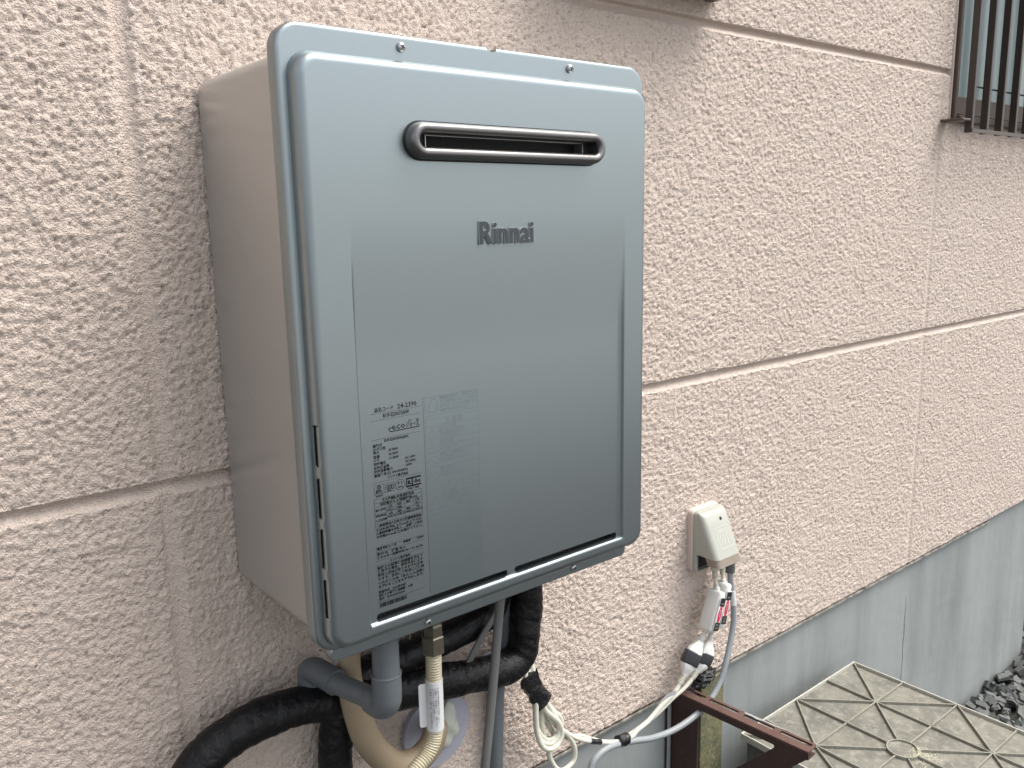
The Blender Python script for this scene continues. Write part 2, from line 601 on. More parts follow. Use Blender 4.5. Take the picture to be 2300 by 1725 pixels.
# ------------------------------------------------------------------ house: stuccoed siding on a mortar foundation
house = empty('house', (0.0, 0.012, GZ), 'house with pink stucco siding panels above a grey mortar foundation', 'house')
XB = [-1.9, -0.067, 1.698, 2.58]
ZB = [-0.446, 0.1417, 0.7337, 2.0]
WIN = (1.742, 2.47, 0.628, 1.75)            # opening of the barred window
WIN2 = (0.53, 0.868, 0.772, 1.75)           # opening of the upper window


def axis_lines(segs, refine, fine, half):
    out = []
    for a, b, st in segs:
        out.append(np.linspace(a, b, max(2, int(round((b - a) / st)) + 1)))
    x = np.unique(np.round(np.concatenate(out), 6))
    for c in refine:
        x = x[(x < c - half) | (x > c + half)]
        x = np.concatenate([x, np.linspace(c - half, c + half, int(round(2 * half / fine)) + 1)])
    return np.unique(np.round(x, 6))


def wall_height(X, Z):
    wx = X + 0.0018 * perlin(X * 90, Z * 90, 31)
    wz = Z + 0.0018 * perlin(X * 90 + 7, Z * 90, 32)
    n1 = perlin(wx * 140, wz * 158, 11)
    n2 = perlin(wx * 245, wz * 262, 12)
    n3 = perlin(wx * 62, wz * 66, 13)
    n0 = perlin(X * 26, Z * 26, 14)
    n4 = perlin(wx * 140 + 5, wz * 155, 15)
    n5 = perlin(wx * 215 + 9, wz * 230, 16)
    ux, uz = X + 0.0020 * n3 + 0.0022 * n1, Z + 0.0022 * n4
    d1 = domes(ux * 136, uz * 152, 21)
    d2 = domes(ux * 238 + 31, uz * 262, 22)
    h = 0.0027 * d1 + 0.0018 * d2 + 0.0012 * np.abs(n1) + 0.0022 * np.abs(n2) + 0.0005 * n3 + 0.0007 * n0
    h = h - 0.0026 * sstep(0.24, 0.46, n5) - 0.0022
    amp = np.ones_like(X)
    rec = np.zeros_like(X)
    for zc in ZB[1:3]:
        zz = Z - zc + 0.0006 * perlin(X * 60, X * 0 + zc, 51)
        prof = sstep(0.0078, 0.0060, zz) * np.clip((zz + 0.0098) / 0.0125, 0, 1)
        rec = np.maximum(rec, 0.0105 * prof)
        amp = np.minimum(amp, 1 - 0.86 * sstep(0.010, 0.0055, zz) * sstep(-0.011, -0.006, zz))
    for xc in XB[1:3]:
        xx = X - xc + 0.002 * perlin(Z * 40, Z * 0 + xc, 52)
        prof = sstep(0.0125, 0.003, np.abs(xx))
        rec = np.maximum(rec, (0.0036 if xc < 0 else 0.0020) * prof)
        amp = np.minimum(amp, 1 - 0.55 * sstep(0.012, 0.005, np.abs(xx)))
    return h * amp - rec


gx = axis_lines([(-1.9, -0.45, .010), (-0.45, -0.30, .004), (-0.30, 0.56, .0018), (0.56, 1.2, .0024), (1.2, 2.58, .0029)], [XB[1]], .0016, .012)
gx = np.unique(np.concatenate([gx, XB, WIN[:2], WIN2[:2]]).round(6))
gz = axis_lines([(-0.446, 1.0, .0020), (1.0, 2.0, .012)], [ZB[1], ZB[2]], .0009, .0115)
gz = np.unique(np.concatenate([gz, ZB, WIN[2:], WIN2[2:]]).round(6))


def siding():
    for ci in range(3):
        for ri in range(3):
            xs = gx[(gx >= XB[ci] - 1e-6) & (gx <= XB[ci + 1] + 1e-6)]
            zs = gz[(gz >= ZB[ri] - 1e-6) & (gz <= ZB[ri + 1] + 1e-6)]
            X, Z = np.meshgrid(xs, zs, indexing='ij')
            Y = -wall_height(X, Z)
            V = np.stack([X, Y, Z], -1).reshape(-1, 3)
            nz = len(zs)
            i = np.arange(len(xs) - 1)[:, None]
            j = np.arange(nz - 1)[None, :]
            F = np.stack([i * nz + j, (i + 1) * nz + j, (i + 1) * nz + j + 1, i * nz + j + 1], -1)
            cx = (xs[:-1] + xs[1:])[:, None] / 2 + 0 * j
            cz = (zs[:-1] + zs[1:])[None, :] / 2 + 0 * i
            keep = ~((cx > 0.035) & (cx < 0.435) & (cz > 0.06) & (cz < 0.54))      # covered by the heater's back
            for w in (WIN, WIN2):
                keep &= ~((cx > w[0]) & (cx < w[1]) & (cz > w[2]) & (cz < w[3]))
            F = F[keep]
            if ri == 0:      # the lower edge of the siding turns back towards the foundation
                n0 = len(V)
                col = np.arange(len(xs)) * nz
                V = np.vstack([V, V[col] * [1, 0, 1] + [0, 0.03, 0.002]])
                k = np.arange(len(xs) - 1)
                F2 = np.stack([n0 + k, n0 + k + 1, col[1:], col[:-1]], -1)
                F = np.vstack([F.reshape(-1, 4), F2])
            link('siding_panel', np_mesh('siding_panel', V, F.reshape(-1, 4)), M_STUCCO, house, smooth=True)


siding()

box('wall_core', (-1.9, 0.035, -0.44), (WIN2[0] - .05, 2.4, 2.0), M_SEAL, house)
box('wall_core', (WIN2[1] + .05, 0.035, -0.44), (WIN[0] - .05, 2.4, 2.0), M_SEAL, house)
box('wall_core', (WIN2[0] - .05, 0.035, -0.44), (WIN2[1] + .05, 2.4, 0.75), M_SEAL, house)
box('wall_core', (WIN[0] - .05, 0.035, -0.44), (2.565, 2.4, 0.61), M_SEAL, house)
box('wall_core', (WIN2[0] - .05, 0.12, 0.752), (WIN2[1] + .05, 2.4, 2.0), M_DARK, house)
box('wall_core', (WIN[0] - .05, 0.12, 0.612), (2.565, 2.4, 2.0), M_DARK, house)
box('corner_siding', (2.566, -0.004, -0.446), (2.584, 2.4, 2.0), M_STUCCO, house, bevel=0.003)


def foundation():
    xs = np.unique(np.round(np.concatenate([np.linspace(-1.9, 2.562, 440), np.linspace(1.70, 1.76, 60)]), 5))
    zs = np.linspace(GZ - 0.1, -0.434, 90)
    X, Z = np.meshgrid(xs, zs, indexing='ij')
    crack_x = 1.733 + 0.006 * perlin(Z * 14, Z * 0 + 3, 77) + 0.0016 * perlin(Z * 90, Z * 0, 78)
    w = 0.0016 * sstep(-0.555, -0.60, Z) * sstep(-0.98, -0.80, Z)
    d = np.abs(X - crack_x)
    Y = 0.012 - 0.0022 * perlin(X * 6, Z * 6, 71) - 0.0007 * perlin(X * 40, Z * 40, 72) + np.where(d < w, 0.006, 0)
    V = np.stack([X, Y, Z], -1).reshape(-1, 3)
    nz = len(zs)
    i = np.arange(len(xs) - 1)[:, None]
    j = np.arange(nz - 1)[None, :]
    F = np.stack([i * nz + j, (i + 1) * nz + j, (i + 1) * nz + j + 1, i * nz + j + 1], -1).reshape(-1, 4)
    link('foundation', np_mesh('foundation', V, F), M_CONC, house, smooth=True)
    box('foundation', (-1.9, 0.03, GZ - 0.1), (2.562, 2.38, -0.445), M_CONC, house)


foundation()


def flashing():
    # a thin metal drip strip under the siding; it has come loose at its right end
    xs = np.linspace(-1.9, 2.2, 260)
    drop = -0.010 * sstep(2.02, 2.2, xs)
    V, F = [], []
    prof = [(0.030, -0.4490), (0.004, -0.4520), (0.0016, -0.4535), (0.0016, -0.4572), (0.003, -0.4572), (0.005, -0.4545), (0.030, -0.4515)]
    wob = 0.0010 * perlin(xs * 4, xs * 0, 91)
    for k, x in enumerate(xs):
        for (y, z) in prof:
            V.append((x, y + wob[k] + 0.004 * (drop[k] / -0.01), z + drop[k] * (0.03 - y) / 0.033))
    n = len(prof)
    for k in range(len(xs) - 1):
        for q in range(n):
            q2 = (q + 1) % n
            F.append((k * n + q, (k + 1) * n + q, (k + 1) * n + q2, k * n + q2))
    bm = bmesh.new()
    vs = [bm.verts.new(v) for v in V]
    for f in F:
        bm.faces.new([vs[i] for i in f])
    o = link('drip_flashing', bm_mesh('drip_flashing', bm), M_FLASH, house)


flashing()

# barred window at the right
win = box('window', (WIN[0] + .012, 0.052, WIN[2] + .03), (WIN[1] - .012, 0.060, WIN[3]), M_GLASS, house)
win['label'] = 'window with teal glass behind vertical bars'


def frame_part(name, lo, hi, m, par):
    return box(name, lo, hi, m, par, bevel=0.0015, seg=1)


frame_part('frame_jamb', (WIN[0], -0.012, WIN[2]), (WIN[0] + .012, 0.11, WIN[3]), M_BRONZE, win)
frame_part('frame_jamb', (WIN[1] - .012, -0.012, WIN[2]), (WIN[1], 0.11, WIN[3]), M_BRONZE, win)
frame_part('frame_sill', (WIN[0] + .012, -0.020, WIN[2] - .002), (WIN[1] - .012, 0.11, WIN[2] + .012), M_BRONZE, win)
frame_part('sash_rail', (WIN[0] + .013, 0.030, WIN[2] + .024), (WIN[1] - .013, 0.0515, WIN[2] + .066), M_BRONZE, win)
frame_part('sash_rail', (WIN[0] + .013, 0.0605, WIN[2] + .020), (WIN[1] - .013, 0.085, WIN[2] + .10), M_DARK, win)
box('sealant', (WIN[0] - .007, -0.004, WIN[2] - .004), (WIN[0] - .0002, 0.02, WIN[3]), M_SEAL, house, bevel=0.002)

grille = box('window_grille', (WIN[0] - .010, -0.0585, WIN[2] - .030), (WIN[1] + .02, -0.0545, WIN[2] - .022), M_BRONZE, house)
grille['label'] = 'bronze grille of vertical flat bars in front of window'
bar_me = None
for k in range(10):
    x = 1.741 + 0.0795 * k
    if bar_me is None:
        bm = bmesh.new()
        box_bm(bm, (-0.006, -0.0545, WIN[2] - .030), (0.006, -0.0385, WIN[3]), 0.001, 1)
        bar_me = bm_mesh('bar', bm)
        bar_me.materials.append(M_BRONZE_B)
    o = bpy.data.objects.new('bar', bar_me)
    COL.objects.link(o)
    o.parent = grille
    o.location = (x, 0, 0)
for o in [c for c in grille.children]:
    o.location = o.location - grille.location - house.location
frame_part('bracket_arm', (WIN[0] - .050, -0.054, WIN[2] - .006), (WIN[0] - .010, -0.002, WIN[2] + .0), M_BRONZE, grille)
frame_part('rail', (WIN[0] - .002, -0.0380, 0.70), (WIN[1] + .02, -0.0355, 0.704), M_BRONZE_B, grille)
frame_part('rail', (WIN[0] - .002, -0.0380, 1.2), (WIN[1] + .02, -0.0355, 1.23), M_BRONZE_B, grille)

# underside of the upper window at the top edge
win2 = box('window', (WIN2[0] + .012, 0.052, WIN2[2] + .03), (WIN2[1] - .012, 0.060, WIN2[3]), M_GLASS, house)
win2['label'] = 'window whose dark sill shows at the top edge'
frame_part('frame_sill', (WIN2[0] - .03, -0.070, WIN2[2] - .004), (WIN2[1], 0.11, WIN2[2] + .010), M_BRONZE, win2)
frame_part('frame_sill', (WIN2[0] - .03, -0.076, WIN2[2] + .0105), (WIN2[1] + .01, 0.0, WIN2[2] + .030), M_BRONZE_B, win2)
frame_part('frame_jamb', (WIN2[1] - .03, -0.066, WIN2[2] + .0305), (WIN2[1], 0.11, WIN2[3]), M_BRONZE, win2)
frame_part('frame_jamb', (WIN2[0] - .03, -0.066, WIN2[2] + .0305), (WIN2[0], 0.11, WIN2[3]), M_BRONZE, win2)

# ------------------------------------------------------------------ water heater
UW, UH, FY = 0.470, 0.600, -0.213
RH = 0.0170
FLOOR = FY - RH + 0.0050
heater = empty('water_heater', (0.235, 0.0, 0.0), 'silver gas water heater box hanging on the pink stucco wall', 'water heater')


def sd_rr(x, z, x0, x1, z0, z1, r):
    cx, cz = (x0 + x1) / 2, (z0 + z1) / 2
    qx = np.abs(x - cx) - (x1 - x0) / 2 + r
    qz = np.abs(z - cz) - (z1 - z0) / 2 + r
    return np.hypot(np.maximum(qx, 0), np.maximum(qz, 0)) + np.minimum(np.maximum(qx, qz), 0) - r


def cover_depth(x, z):
    so = sd_rr(x, z, 0, UW, 0, UH, 0.024)
    y = FY + 0.0032 * (1 - np.sqrt(np.clip(1 - np.clip(1 + so / 0.0045, 0, 1) ** 2, 0, 1)))
    sr = sd_rr(x, z, 0.0082, UW - 0.0082, 0.0025, 0.5760, 0.023)
    w = 0.0115
    t = np.clip(-sr / w, 0, 1)
    f = np.where(t < 0.22, 0.5 * (t / 0.22) ** 2 * 0.20, 0)
    # concave foot, steep wall, wide convex shoulder
    foot = np.clip(t / 0.12, 0, 1)
    sh = np.sqrt(np.clip(1 - (1 - np.clip((t - 0.05) / 0.95, 0, 1)) ** 2.4, 0, 1))
    f = sh * foot * foot * (3 - 2 * foot)
    y = y - RH * f
    # gentle crown of the whole face
    # recess of the lower face
    side = sstep(0.0525, 0.0560, x) * sstep(0.4220, 0.4185, x)
    top = sstep(0.432, 0.285, z)
    lip = 0.0036
    u = np.clip((z - (0.0222 - lip)) / lip, 0, 1)
    dep = np.where(z < 0.02221, 0.0012 + lip * (1 - np.sqrt(1 - u * u)), 0.0050)
    y = y + side * top * dep * np.clip(f, 0, 1)
    return y


SLOTS = [(0.0630, 0.2345, 0.0222, 0.0302), (0.2455, 0.4130, 0.0222, 0.0302)]
SIDE = [(0.238, 0.197), (0.186, 0.145), (0.135, 0.094), (0.083, 0.042)]
VENT = (0.1245, 0.3685, 0.4875, 0.5145)


def build_cover():
    xs = np.unique(np.round(np.concatenate([
        np.arange(0, 0.034, 0.0005), np.arange(0.034, 0.436, 0.0020), np.arange(0.436, 0.47001, 0.0006),
        np.arange(0.0515, 0.057, 0.0005), np.arange(0.417, 0.423, 0.0005)]), 5))
    zs = np.unique(np.round(np.concatenate([
        np.arange(0, 0.045, 0.0006), np.arange(0.045, 0.55, 0.0022), np.arange(0.55, 0.60001, 0.0007)]), 5))
    X, Z = np.meshgrid(xs, zs, indexing='ij')

    def hole_sd(x, z):
        s = np.full(x.shape, 1.0)
        for a, b, c, d in SLOTS:
            s = np.minimum(s, sd_rr(x, z, a, b, c, d, 0.0035))
        for zt, zb in SIDE:
            s = np.minimum(s, sd_rr(x, z, 0.0095, 0.0114, zb, zt, 0.0009))
        s = np.minimum(s, sd_rr(x, z, *VENT, 0.013))
        return s

    def total(x, z):
        notch = np.hypot(x - 0.2385, z - 0.6045) - 0.0092
        return np.maximum(np.maximum(sd_rr(x, z, 0, UW, 0, UH, 0.024), -notch), -hole_sd(x, z))
    e = 1e-5
    for _ in range(3):
        s = total(X, Z)
        gxn = (total(X + e, Z) - total(X - e, Z)) / (2 * e)
        gzn = (total(X, Z + e) - total(X, Z - e)) / (2 * e)
        dx = np.gradient(xs)[:, None]
        dz = np.gradient(zs)[None, :]
        near = np.abs(s) < 0.62 * np.where(np.abs(gxn) > np.abs(gzn), dx, dz)
        X = np.where(near, X - s * gxn, X)
        Z = np.where(near, Z - s * gzn, Z)
    Y = cover_depth(X, Z)
    nz = len(zs)
    i = np.arange(len(xs) - 1)[:, None]
    j = np.arange(nz - 1)[None, :]
    q = lambda A: (A[:-1, :-1] + A[1:, :-1] + A[1:, 1:] + A[:-1, 1:]) / 4
    keep = total(q(X), q(Z)) < 1e-5
    F = np.stack([i * nz + j, (i + 1) * nz + j, (i + 1) * nz + j + 1, i * nz + j + 1], -1)[keep]
    V = np.stack([X, Y, Z], -1).reshape(-1, 3)
    used = np.unique(F)
    remap = -np.ones(len(V), int)
    remap[used] = np.arange(len(used))
    bm = bmesh.new()
    vs = [bm.verts.new(v) for v in V[used]]
    for f in remap[F]:
        bm.faces.new([vs[k] for k in f])
    bmesh.ops.recalc_face_normals(bm, faces=bm.faces)
    for f in bm.faces:
        if f.normal.y > 0:
            f.normal_flip()
    # returns: the outer lip goes back 14 mm, slot edges 6 mm
    be = [ed for ed in bm.edges if len(ed.link_faces) == 1]
    ret = bmesh.ops.extrude_edge_only(bm, edges=be)
    for g in ret['geom']:
        if isinstance(g, bmesh.types.BMVert):
            on_outer = min(abs(g.co.x), abs(g.co.x - UW), abs(g.co.z), abs(g.co.z - UH)) < 0.0085 and not (0.009 < g.co.x < 0.0122 and 0.03 < g.co.z < 0.25)
            g.co.y += 0.014 if on_outer else 0.010
    me = bpy.data.meshes.new('front_cover')
    bm.to_mesh(me)
    bm.free()
    return link('front_cover', me, M_SILVER, heater, auto=42)


build_cover()


def build_casing():
    # sheet metal body: flat sides, top corners rounded
    prof = []
    x0, x1, zb, zt, r = 0.0045, 0.4655, 0.0125, 0.5775, 0.016
    loop = rrect(x0, x1, zb, zt, r, 5)
    n = len(loop)
    ys = [-0.0035, -0.006, -0.07, -0.14, -0.2005, -0.203]
    bm = bmesh.new()
    rings = []
    for k, y in enumerate(ys):
        ins = 0.002 if k in (0, len(ys) - 1) else 0
        ring = []
        for a, b in loop:
            ca, cb = a - 0.235, b - 0.295
            ring.append(bm.verts.new((0.235 + ca * (1 - ins / 0.235), y, 0.295 + cb * (1 - ins / 0.3))))
        rings.append(ring)
    for k in range(len(rings) - 1):
        for q in range(n):
            bm.faces.new((rings[k][q], rings[k][(q + 1) % n], rings[k + 1][(q + 1) % n], rings[k + 1][q]))
    bm.faces.new(rings[0])
    bm.faces.new(rings[-1][::-1])
    return link('casing', bm_mesh('casing', bm), M_SILVER_SIDE, heater, auto=30)


build_casing()
# dark plate standing in for the shade behind the slots
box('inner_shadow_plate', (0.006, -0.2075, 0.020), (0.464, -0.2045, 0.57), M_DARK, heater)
# strip under the cover that carries the lower screws
lower = plate('lower_lip', [rrect(0.016, 0.4455, -0.0135, 0.0035, 0.0075)], 0.012, Matrix.Translation((0, FY + 0.0085, 0)) @ FRONT, M_SILVER, heater, bevel=0.0012)
box('bottom_plate', (0.03, -0.198, 0.002), (0.44, -0.02, 0.0115), M_SHEET, heater, bevel=0.001)
# wall bracket under the casing
box('mounting_bracket', (0.085, -0.030, -0.058), (0.36, -0.006, -0.055), M_PVC, heater, bevel=0.001)
box('mounting_bracket', (0.085, -0.0115, -0.0545), (0.36, -0.007, 0.012), M_PVC, heater)
box('sheet_tab', (0.124, -0.186, -0.034), (0.1255, -0.165, 0.0), M_BRASS, heater)


def screw(x, z, y, r=0.0046, name='screw'):
    bm = bmesh.new()
    lathe(bm, [(r * 1.0, 0.0), (r * 1.0, r * 0.32), (r * 0.92, r * 0.55), (r * 0.7, r * 0.78), (r * 0.35, r * 0.90), (0.0002, r * 0.93)], (x, y, z), (0, -1, 0), 20)
    o = link(name, bm_mesh(name, bm), M_STEEL, heater, auto=50)
    a = random.uniform(0, 90)
    bm = bmesh.new()
    for k in (0, 90):
        mt = Matrix.Translation((x, y - r * 0.86, z)) @ Matrix.Rotation(rad(a + k), 4, 'Y')
        box_bm(bm, (-r * 0.5, -0.0006, -r * 0.11), (r * 0.5, 0.0006, r * 0.11), 0, 1, mt)
    link('cross_slot', bm_mesh('cross_slot', bm), M_DARK, o)


for x, z in ((0.1280, 0.5885), (0.3480, 0.5885)):
    screw(x, z, FY)
for x, z in ((0.1330, -0.0060), (0.3510, -0.0050)):
    screw(x, z, FY + 0.0025, 0.0042)


def exhaust():
    # stadium-shaped trim ring round the flue opening
    cx, cz, hx, rr = 0.2465, 0.5010, 0.1125, 0.0115
    path = []
    n = 16
    for k in range(n + 1):
        a = rad(-90 + 180 * k / n)
        path.append((cx + hx + rr * math.cos(a), cz + rr * math.sin(a)))
    for k in range(n + 1):
        a = rad(90 + 180 * k / n)
        path.append((cx - hx + rr * math.cos(a), cz + rr * math.sin(a)))
    P = []
    m = len(path)
    for k in range(m):
        a, b = Vector(path[k]), Vector(path[(k + 1) % m])
        d = (b - a).length
        st = max(1, int(d / 0.006))
        for q in range(st):
            P.append(tuple(a.lerp(b, q / st)))
    # cross-section: (offset outward from the centre line, height)
    prof = [(-0.0052, -0.004), (-0.0052, 0.009), (-0.0046, 0.0125), (-0.0025, 0.0150), (0.0005, 0.0158), (0.0030, 0.0148), (0.0050, 0.0115), (0.0058, 0.007), (0.0060, 0.0)]
    y0 = FY - RH + 0.0005
    bm = bmesh.new()
    rings = []
    m = len(P)
    for k in range(m):
        a, b = Vector(P[k - 1]), Vector(P[(k + 1) % m])
        t = (b - a).normalized()
        nn = Vector((t.y, -t.x))
        rings.append([bm.verts.new((P[k][0] + nn.x * o, y0 - h, P[k][1] + nn.y * o)) for o, h in prof])
    for k in range(m):
        for q in range(len(prof) - 1):
            bm.faces.new((rings[k][q], rings[k][q + 1], rings[(k + 1) % m][q + 1], rings[(k + 1) % m][q]))
    ring = link('exhaust_trim', bm_mesh('exhaust_trim', bm), M_PEWTER, heater, auto=45)
    # dark band painted in for the shadow gap round the trim
    loop_o = [(p[0], p[1]) for p in P]
    bm = bmesh.new()
    V = []
    for k in range(m):
        a, b = Vector(P[k - 1]), Vector(P[(k + 1) % m])
        t = (b - a).normalized()
        nn = Vector((t.y, -t.x))
        V.append([bm.verts.new((P[k][0] + nn.x * o, y0 - h, P[k][1] + nn.y * o)) for o, h in ((0.004, 0.0018), (0.0073, 0.0018), (0.0073, -0.001))])
    for k in range(m):
        for q in range(2):
            bm.faces.new((V[k][q], V[k][q + 1], V[(k + 1) % m][q + 1], V[(k + 1) % m][q]))
    link('shadow_gap', bm_mesh('shadow_gap', bm), M_DARK, ring)
    # flue behind it: dark box with a sheet-metal frame
    yb = y0 + 0.004
    duct = plate('flue_frame', [rrect(cx - hx - .012, cx + hx + .012, cz - .013, cz + .013, .004), rrect(cx - hx + .008, cx + hx - .006, cz - 0.0058, cz + 0.0058, .0005, 1)], 0.0012,
                 Matrix.Translation((0, yb, 0)) @ FRONT, M_DARK, heater)
    bm = bmesh.new()
    for xe in (cx - hx + 0.008, cx + hx - 0.006):
        box_bm(bm, (xe - 0.0004, yb - 0.0030, cz - 0.0058), (xe + 0.0004, yb + 0.012, cz + 0.0058))
    for ze in (cz - 0.0058, cz + 0.0058):
        box_bm(bm, (cx - hx + 0.0086, yb - 0.0015, ze - 0.0003), (cx + hx - 0.0066, yb + 0.012, ze + 0.0003))
    link('flue_edge', bm_mesh('flue_edge', bm), M_SHEET, duct)
    bm = bmesh.new()
    box_bm(bm, (cx - hx + 0.009, yb + 0.008, cz - 0.0030), (cx + hx - 0.007, yb + 0.0085, cz - 0.0024))
    link('flue_fin', bm_mesh('flue_fin', bm), M_DARK, duct)
    box('flue_back', (cx - hx - .012, yb + 0.014, cz - .013), (cx + hx + .012, yb + 0.016, cz + .013), M_DARK, heater)


exhaust()


def logo():
    top_y = FY - RH
    x = 0.2010
    size = 0.0325
    root = None
    z0 = 0.4005
    total = text_mesh('Rinnai', size)
    w = max(v.co.x for v in total.vertices) - min(v.co.x for v in total.vertices)
    sx = 0.0720 / w
    backing = text_mesh('Rinnai', size, offset=0.00125, extrude=0.0007, res=3)
    backing.transform(Matrix.Translation((x, top_y - 0.0007, z0)) @ FRONT @ Matrix.Diagonal((sx, 1, 1, 1)))
    root = link('badge', backing, M_CLEAR, heater, auto=30)
    # one raised letter at a time, spaced as in the whole word
    pos = []
    for k in range(6):
        pre = text_mesh('Rinnai'[:k + 1], size)
        one = text_mesh('Rinnai'[k], size)
        xe = max(v.co.x for v in pre.vertices)
        xo = max(v.co.x for v in one.vertices)
        me = text_mesh('Rinnai'[k], size, offset=0.00055, extrude=0.0009, res=3)
        me.transform(Matrix.Translation((x, top_y - 0.0011, z0)) @ FRONT @ Matrix.Diagonal((sx, 1, 1, 1)) @ Matrix.Translation((xe - xo, 0, 0)))
        link('letter', me, M_LOGO, root, auto=30)


logo()


def rating_label():
    y = FLOOR - 0.0002
    p = Print()
    H = p.hline

    def T(*a, **k):
        k.setdefault('offset', 0.00008)
        p.text(*a, **k)
    T('品名コード', 0.0690, 0.2412, 0.0047, width=0.0215)
    T('24-2390', 0.0957, 0.2408, 0.0070, width=0.0225)
    H(0.0638, 0.1225, 0.2394)
    T('RUF-E2007SAW', 0.0785, 0.2340, 0.0060, width=0.0303)
    H(0.0638, 0.1225, 0.2323)
    # energy-saving mark
    T('eco', 0.0875, 0.2200, 0.0098, width=0.0160)
    T('ジョーズ', 0.1045, 0.2203, 0.0062, width=0.0155)
    p.loop([(0.0895, 0.2222), (0.0848, 0.2222), (0.0848, 0.2212), (0.0852, 0.2200), (0.0861, 0.2190), (0.0875, 0.2186), (0.119, 0.2186), (0.1203, 0.2192), (0.1208, 0.2200)], 0.0009, closed=False)
    for k in range(3):
        p.loop([(0.1085 + k * 0.0012, 0.2252), (0.1081 + k * 0.0012, 0.2264), (0.1087 + k * 0.0012, 0.2274)], 0.0004, closed=False)
        p.loop([(0.1175 + k * 0.0012, 0.2252), (0.1171 + k * 0.0012, 0.2264), (0.1177 + k * 0.0012, 0.2274)], 0.0004, closed=False)
    H(0.0636, 0.1222, 0.2130)
    T('RUF-E2007SAW(AW)', 0.0787, 0.2093, 0.0039, width=0.0283)
    rows = [('屋外式', .2057), ('LPガス用', .2020), ('最大', .1985), ('給湯', .1945), ('ふろ', .1912), ('定格電圧', .1870), ('定格周波数', .1829), ('定格消費電力', .1792), ('製造番号', .1751)]
    for s, z in rows:
        T(s, 0.0654, z, 0.0036)
    for s, z in (('47.7kW', .1990), ('36.7kW', .1947), ('11.0kW', .1905)):
        T(s, 0.0829, z, 0.0035, width=0.0112)
    for s, z in (('AC 100V', .1872), ('50-60Hz', .1834), ('105W', .1795)):
        T(s, 0.1020, z, 0.0036, width=0.0125 if len(s) > 5 else 0.0075)
    T('22 04-004496', 0.0803, 0.1752, 0.0040, width=0.0245)
    T('リンナイ株式会社', 0.0800, 0.1710, 0.0035, width=0.0245)
    H(0.0629, 0.1216, 0.1692)
    # approval marks
    p.frame(0.0646, 0.0757, 0.1570, 0.1668)
    p.ring(0.0701, 0.1640, 0.0018, 0.0009); p.disc(0.0701, 0.1643, 0.0006)
    T('JIA', 0.0665, 0.1592, 0.0034, width=0.0075, offset=0.00012)
    p.rect(0.0660, 0.0742, 0.1580, 0.1585)
    T('RM3017', 0.0662, 0.1542, 0.0024, width=0.008)
    p.frame(0.0774, 0.0882, 0.1571, 0.1661)
    for k in range(3):
        p.ring(0.0801 + 0.0027 * k, 0.1618, 0.0026, 0.0006, 14, 0, 360, 0.42)
    T('JIA BMC', 0.0796, 0.1577, 0.0013)
    p.ring(0.0947, 0.1617, 0.0054, 0.00035, 32)
    T('P S', 0.0919, 0.1623, 0.0037, width=0.0056)
    T('LPG', 0.0921, 0.1584, 0.0028, width=0.0053)
    p.rect(0.1018, 0.1200, 0.1651, 0.1668); p.rect(0.1018, 0.1200, 0.1568, 0.1585)
    p.rect(0.1018, 0.1027, 0.15852, 0.16508); p.rect(0.1085, 0.1100, 0.15852, 0.16508)
    T('BL', 0.1036, 0.1598, 0.0058, width=0.0042, offset=0.00025)
    T('-bs', 0.1107, 0.1600, 0.0060, width=0.0085, offset=0.00022)
    T('優良住宅部品', 0.1040, 0.1542, 0.0020, width=0.0135)
    # clearance table
    x0, x1 = 0.0638, 0.1203
    p.frame(x0, x1, 0.1222, 0.1522)
    for z in (.1480, .1440, .1264):
        H(x0, x1, z)
    for z in (.1405, .1330):
        H(0.0774, x1, z)
    H(x0, x1, .1366)
    H(0.0774, x1, .1300)
    for xx in (.0774, .0882, .0989, .1096):
        p.vline(xx, .1264, .1440)
    T('ガス機器防火性能評定品', .0725, .1488, .0034, width=.038)
    T('可燃物からの離隔距離(cm)', .0700, .1447, .0034, width=.044)
    T('本体周囲', .0646, .1392, .0031, width=.0120)
    for k, s in enumerate(('上方', '側方', '前方', '後方')):
        T(s, .0795 + .0107 * k, .1411, .0027)
    for k, s in enumerate(('15以上', '1以上', '＊', '1以上')):
        T(s, (.0780, .0893, .0925, .1107)[k], .1373, .0028)
    T('排気吹出', .0646, .1333, .0028, width=.0120)
    T('し口周囲', .0646, .1285, .0028, width=.0120)
    for k, s in enumerate(('上方', '側方', '前方', '下方')):
        T(s, .0795 + .0107 * k, .1336, .0026)
    for k, s in enumerate(('30以上', '15以上', '60以上', '15以上')):
        T(s, .0780 + .0107 * k, .1305, .0024, width=.0098)
    T('一般財団法人日本ガス機器検査協会', .0652, .1230, .0030, width=.0535)
    for s, z in (('＊は火災予防上15cm以上ですが、', .1186), ('工事説明書を参照し、点検等に適切', .1150), ('な空間(60cm以上)を設けて下さい。', .1113)):
        T(s, .0640, z, .0033, width=.0555)
    H(.0624, .1207, .1015)
    T('凍結予防ヒータ', .0636, .0983, .0034); T('作動時', .0950, .0983, .0032); T('170W', .1115, .0983, .0035)
    H(.0625, .1206, .0963)
    T('区分 Ⅲ　構造 Ⅲ-3', .0636, .0928, .0033, width=.033)
    T('エネルギー消費効率(モード) 92.5%', .0636, .0890, .0033, width=.055)
    H(.0616, .1200, .0870)
    T('リンナイ株式会社', .0781, .0829, .0034, width=.0245)
    H(.0617, .1197, .0818)
    for s, z in (('設計上の標準使用期間を超えて', .0779), ('使用する場合、経年劣化により', .0741), ('安全上支障が生じるおそれがあ', .0702), ('ります。継続して安全にご使用', .0660), ('いただくため「あんしん点検」', .0617), ('を受けることをおすすめします。', .0576)):
        T(s, .0636, z, .0037, width=.0545)
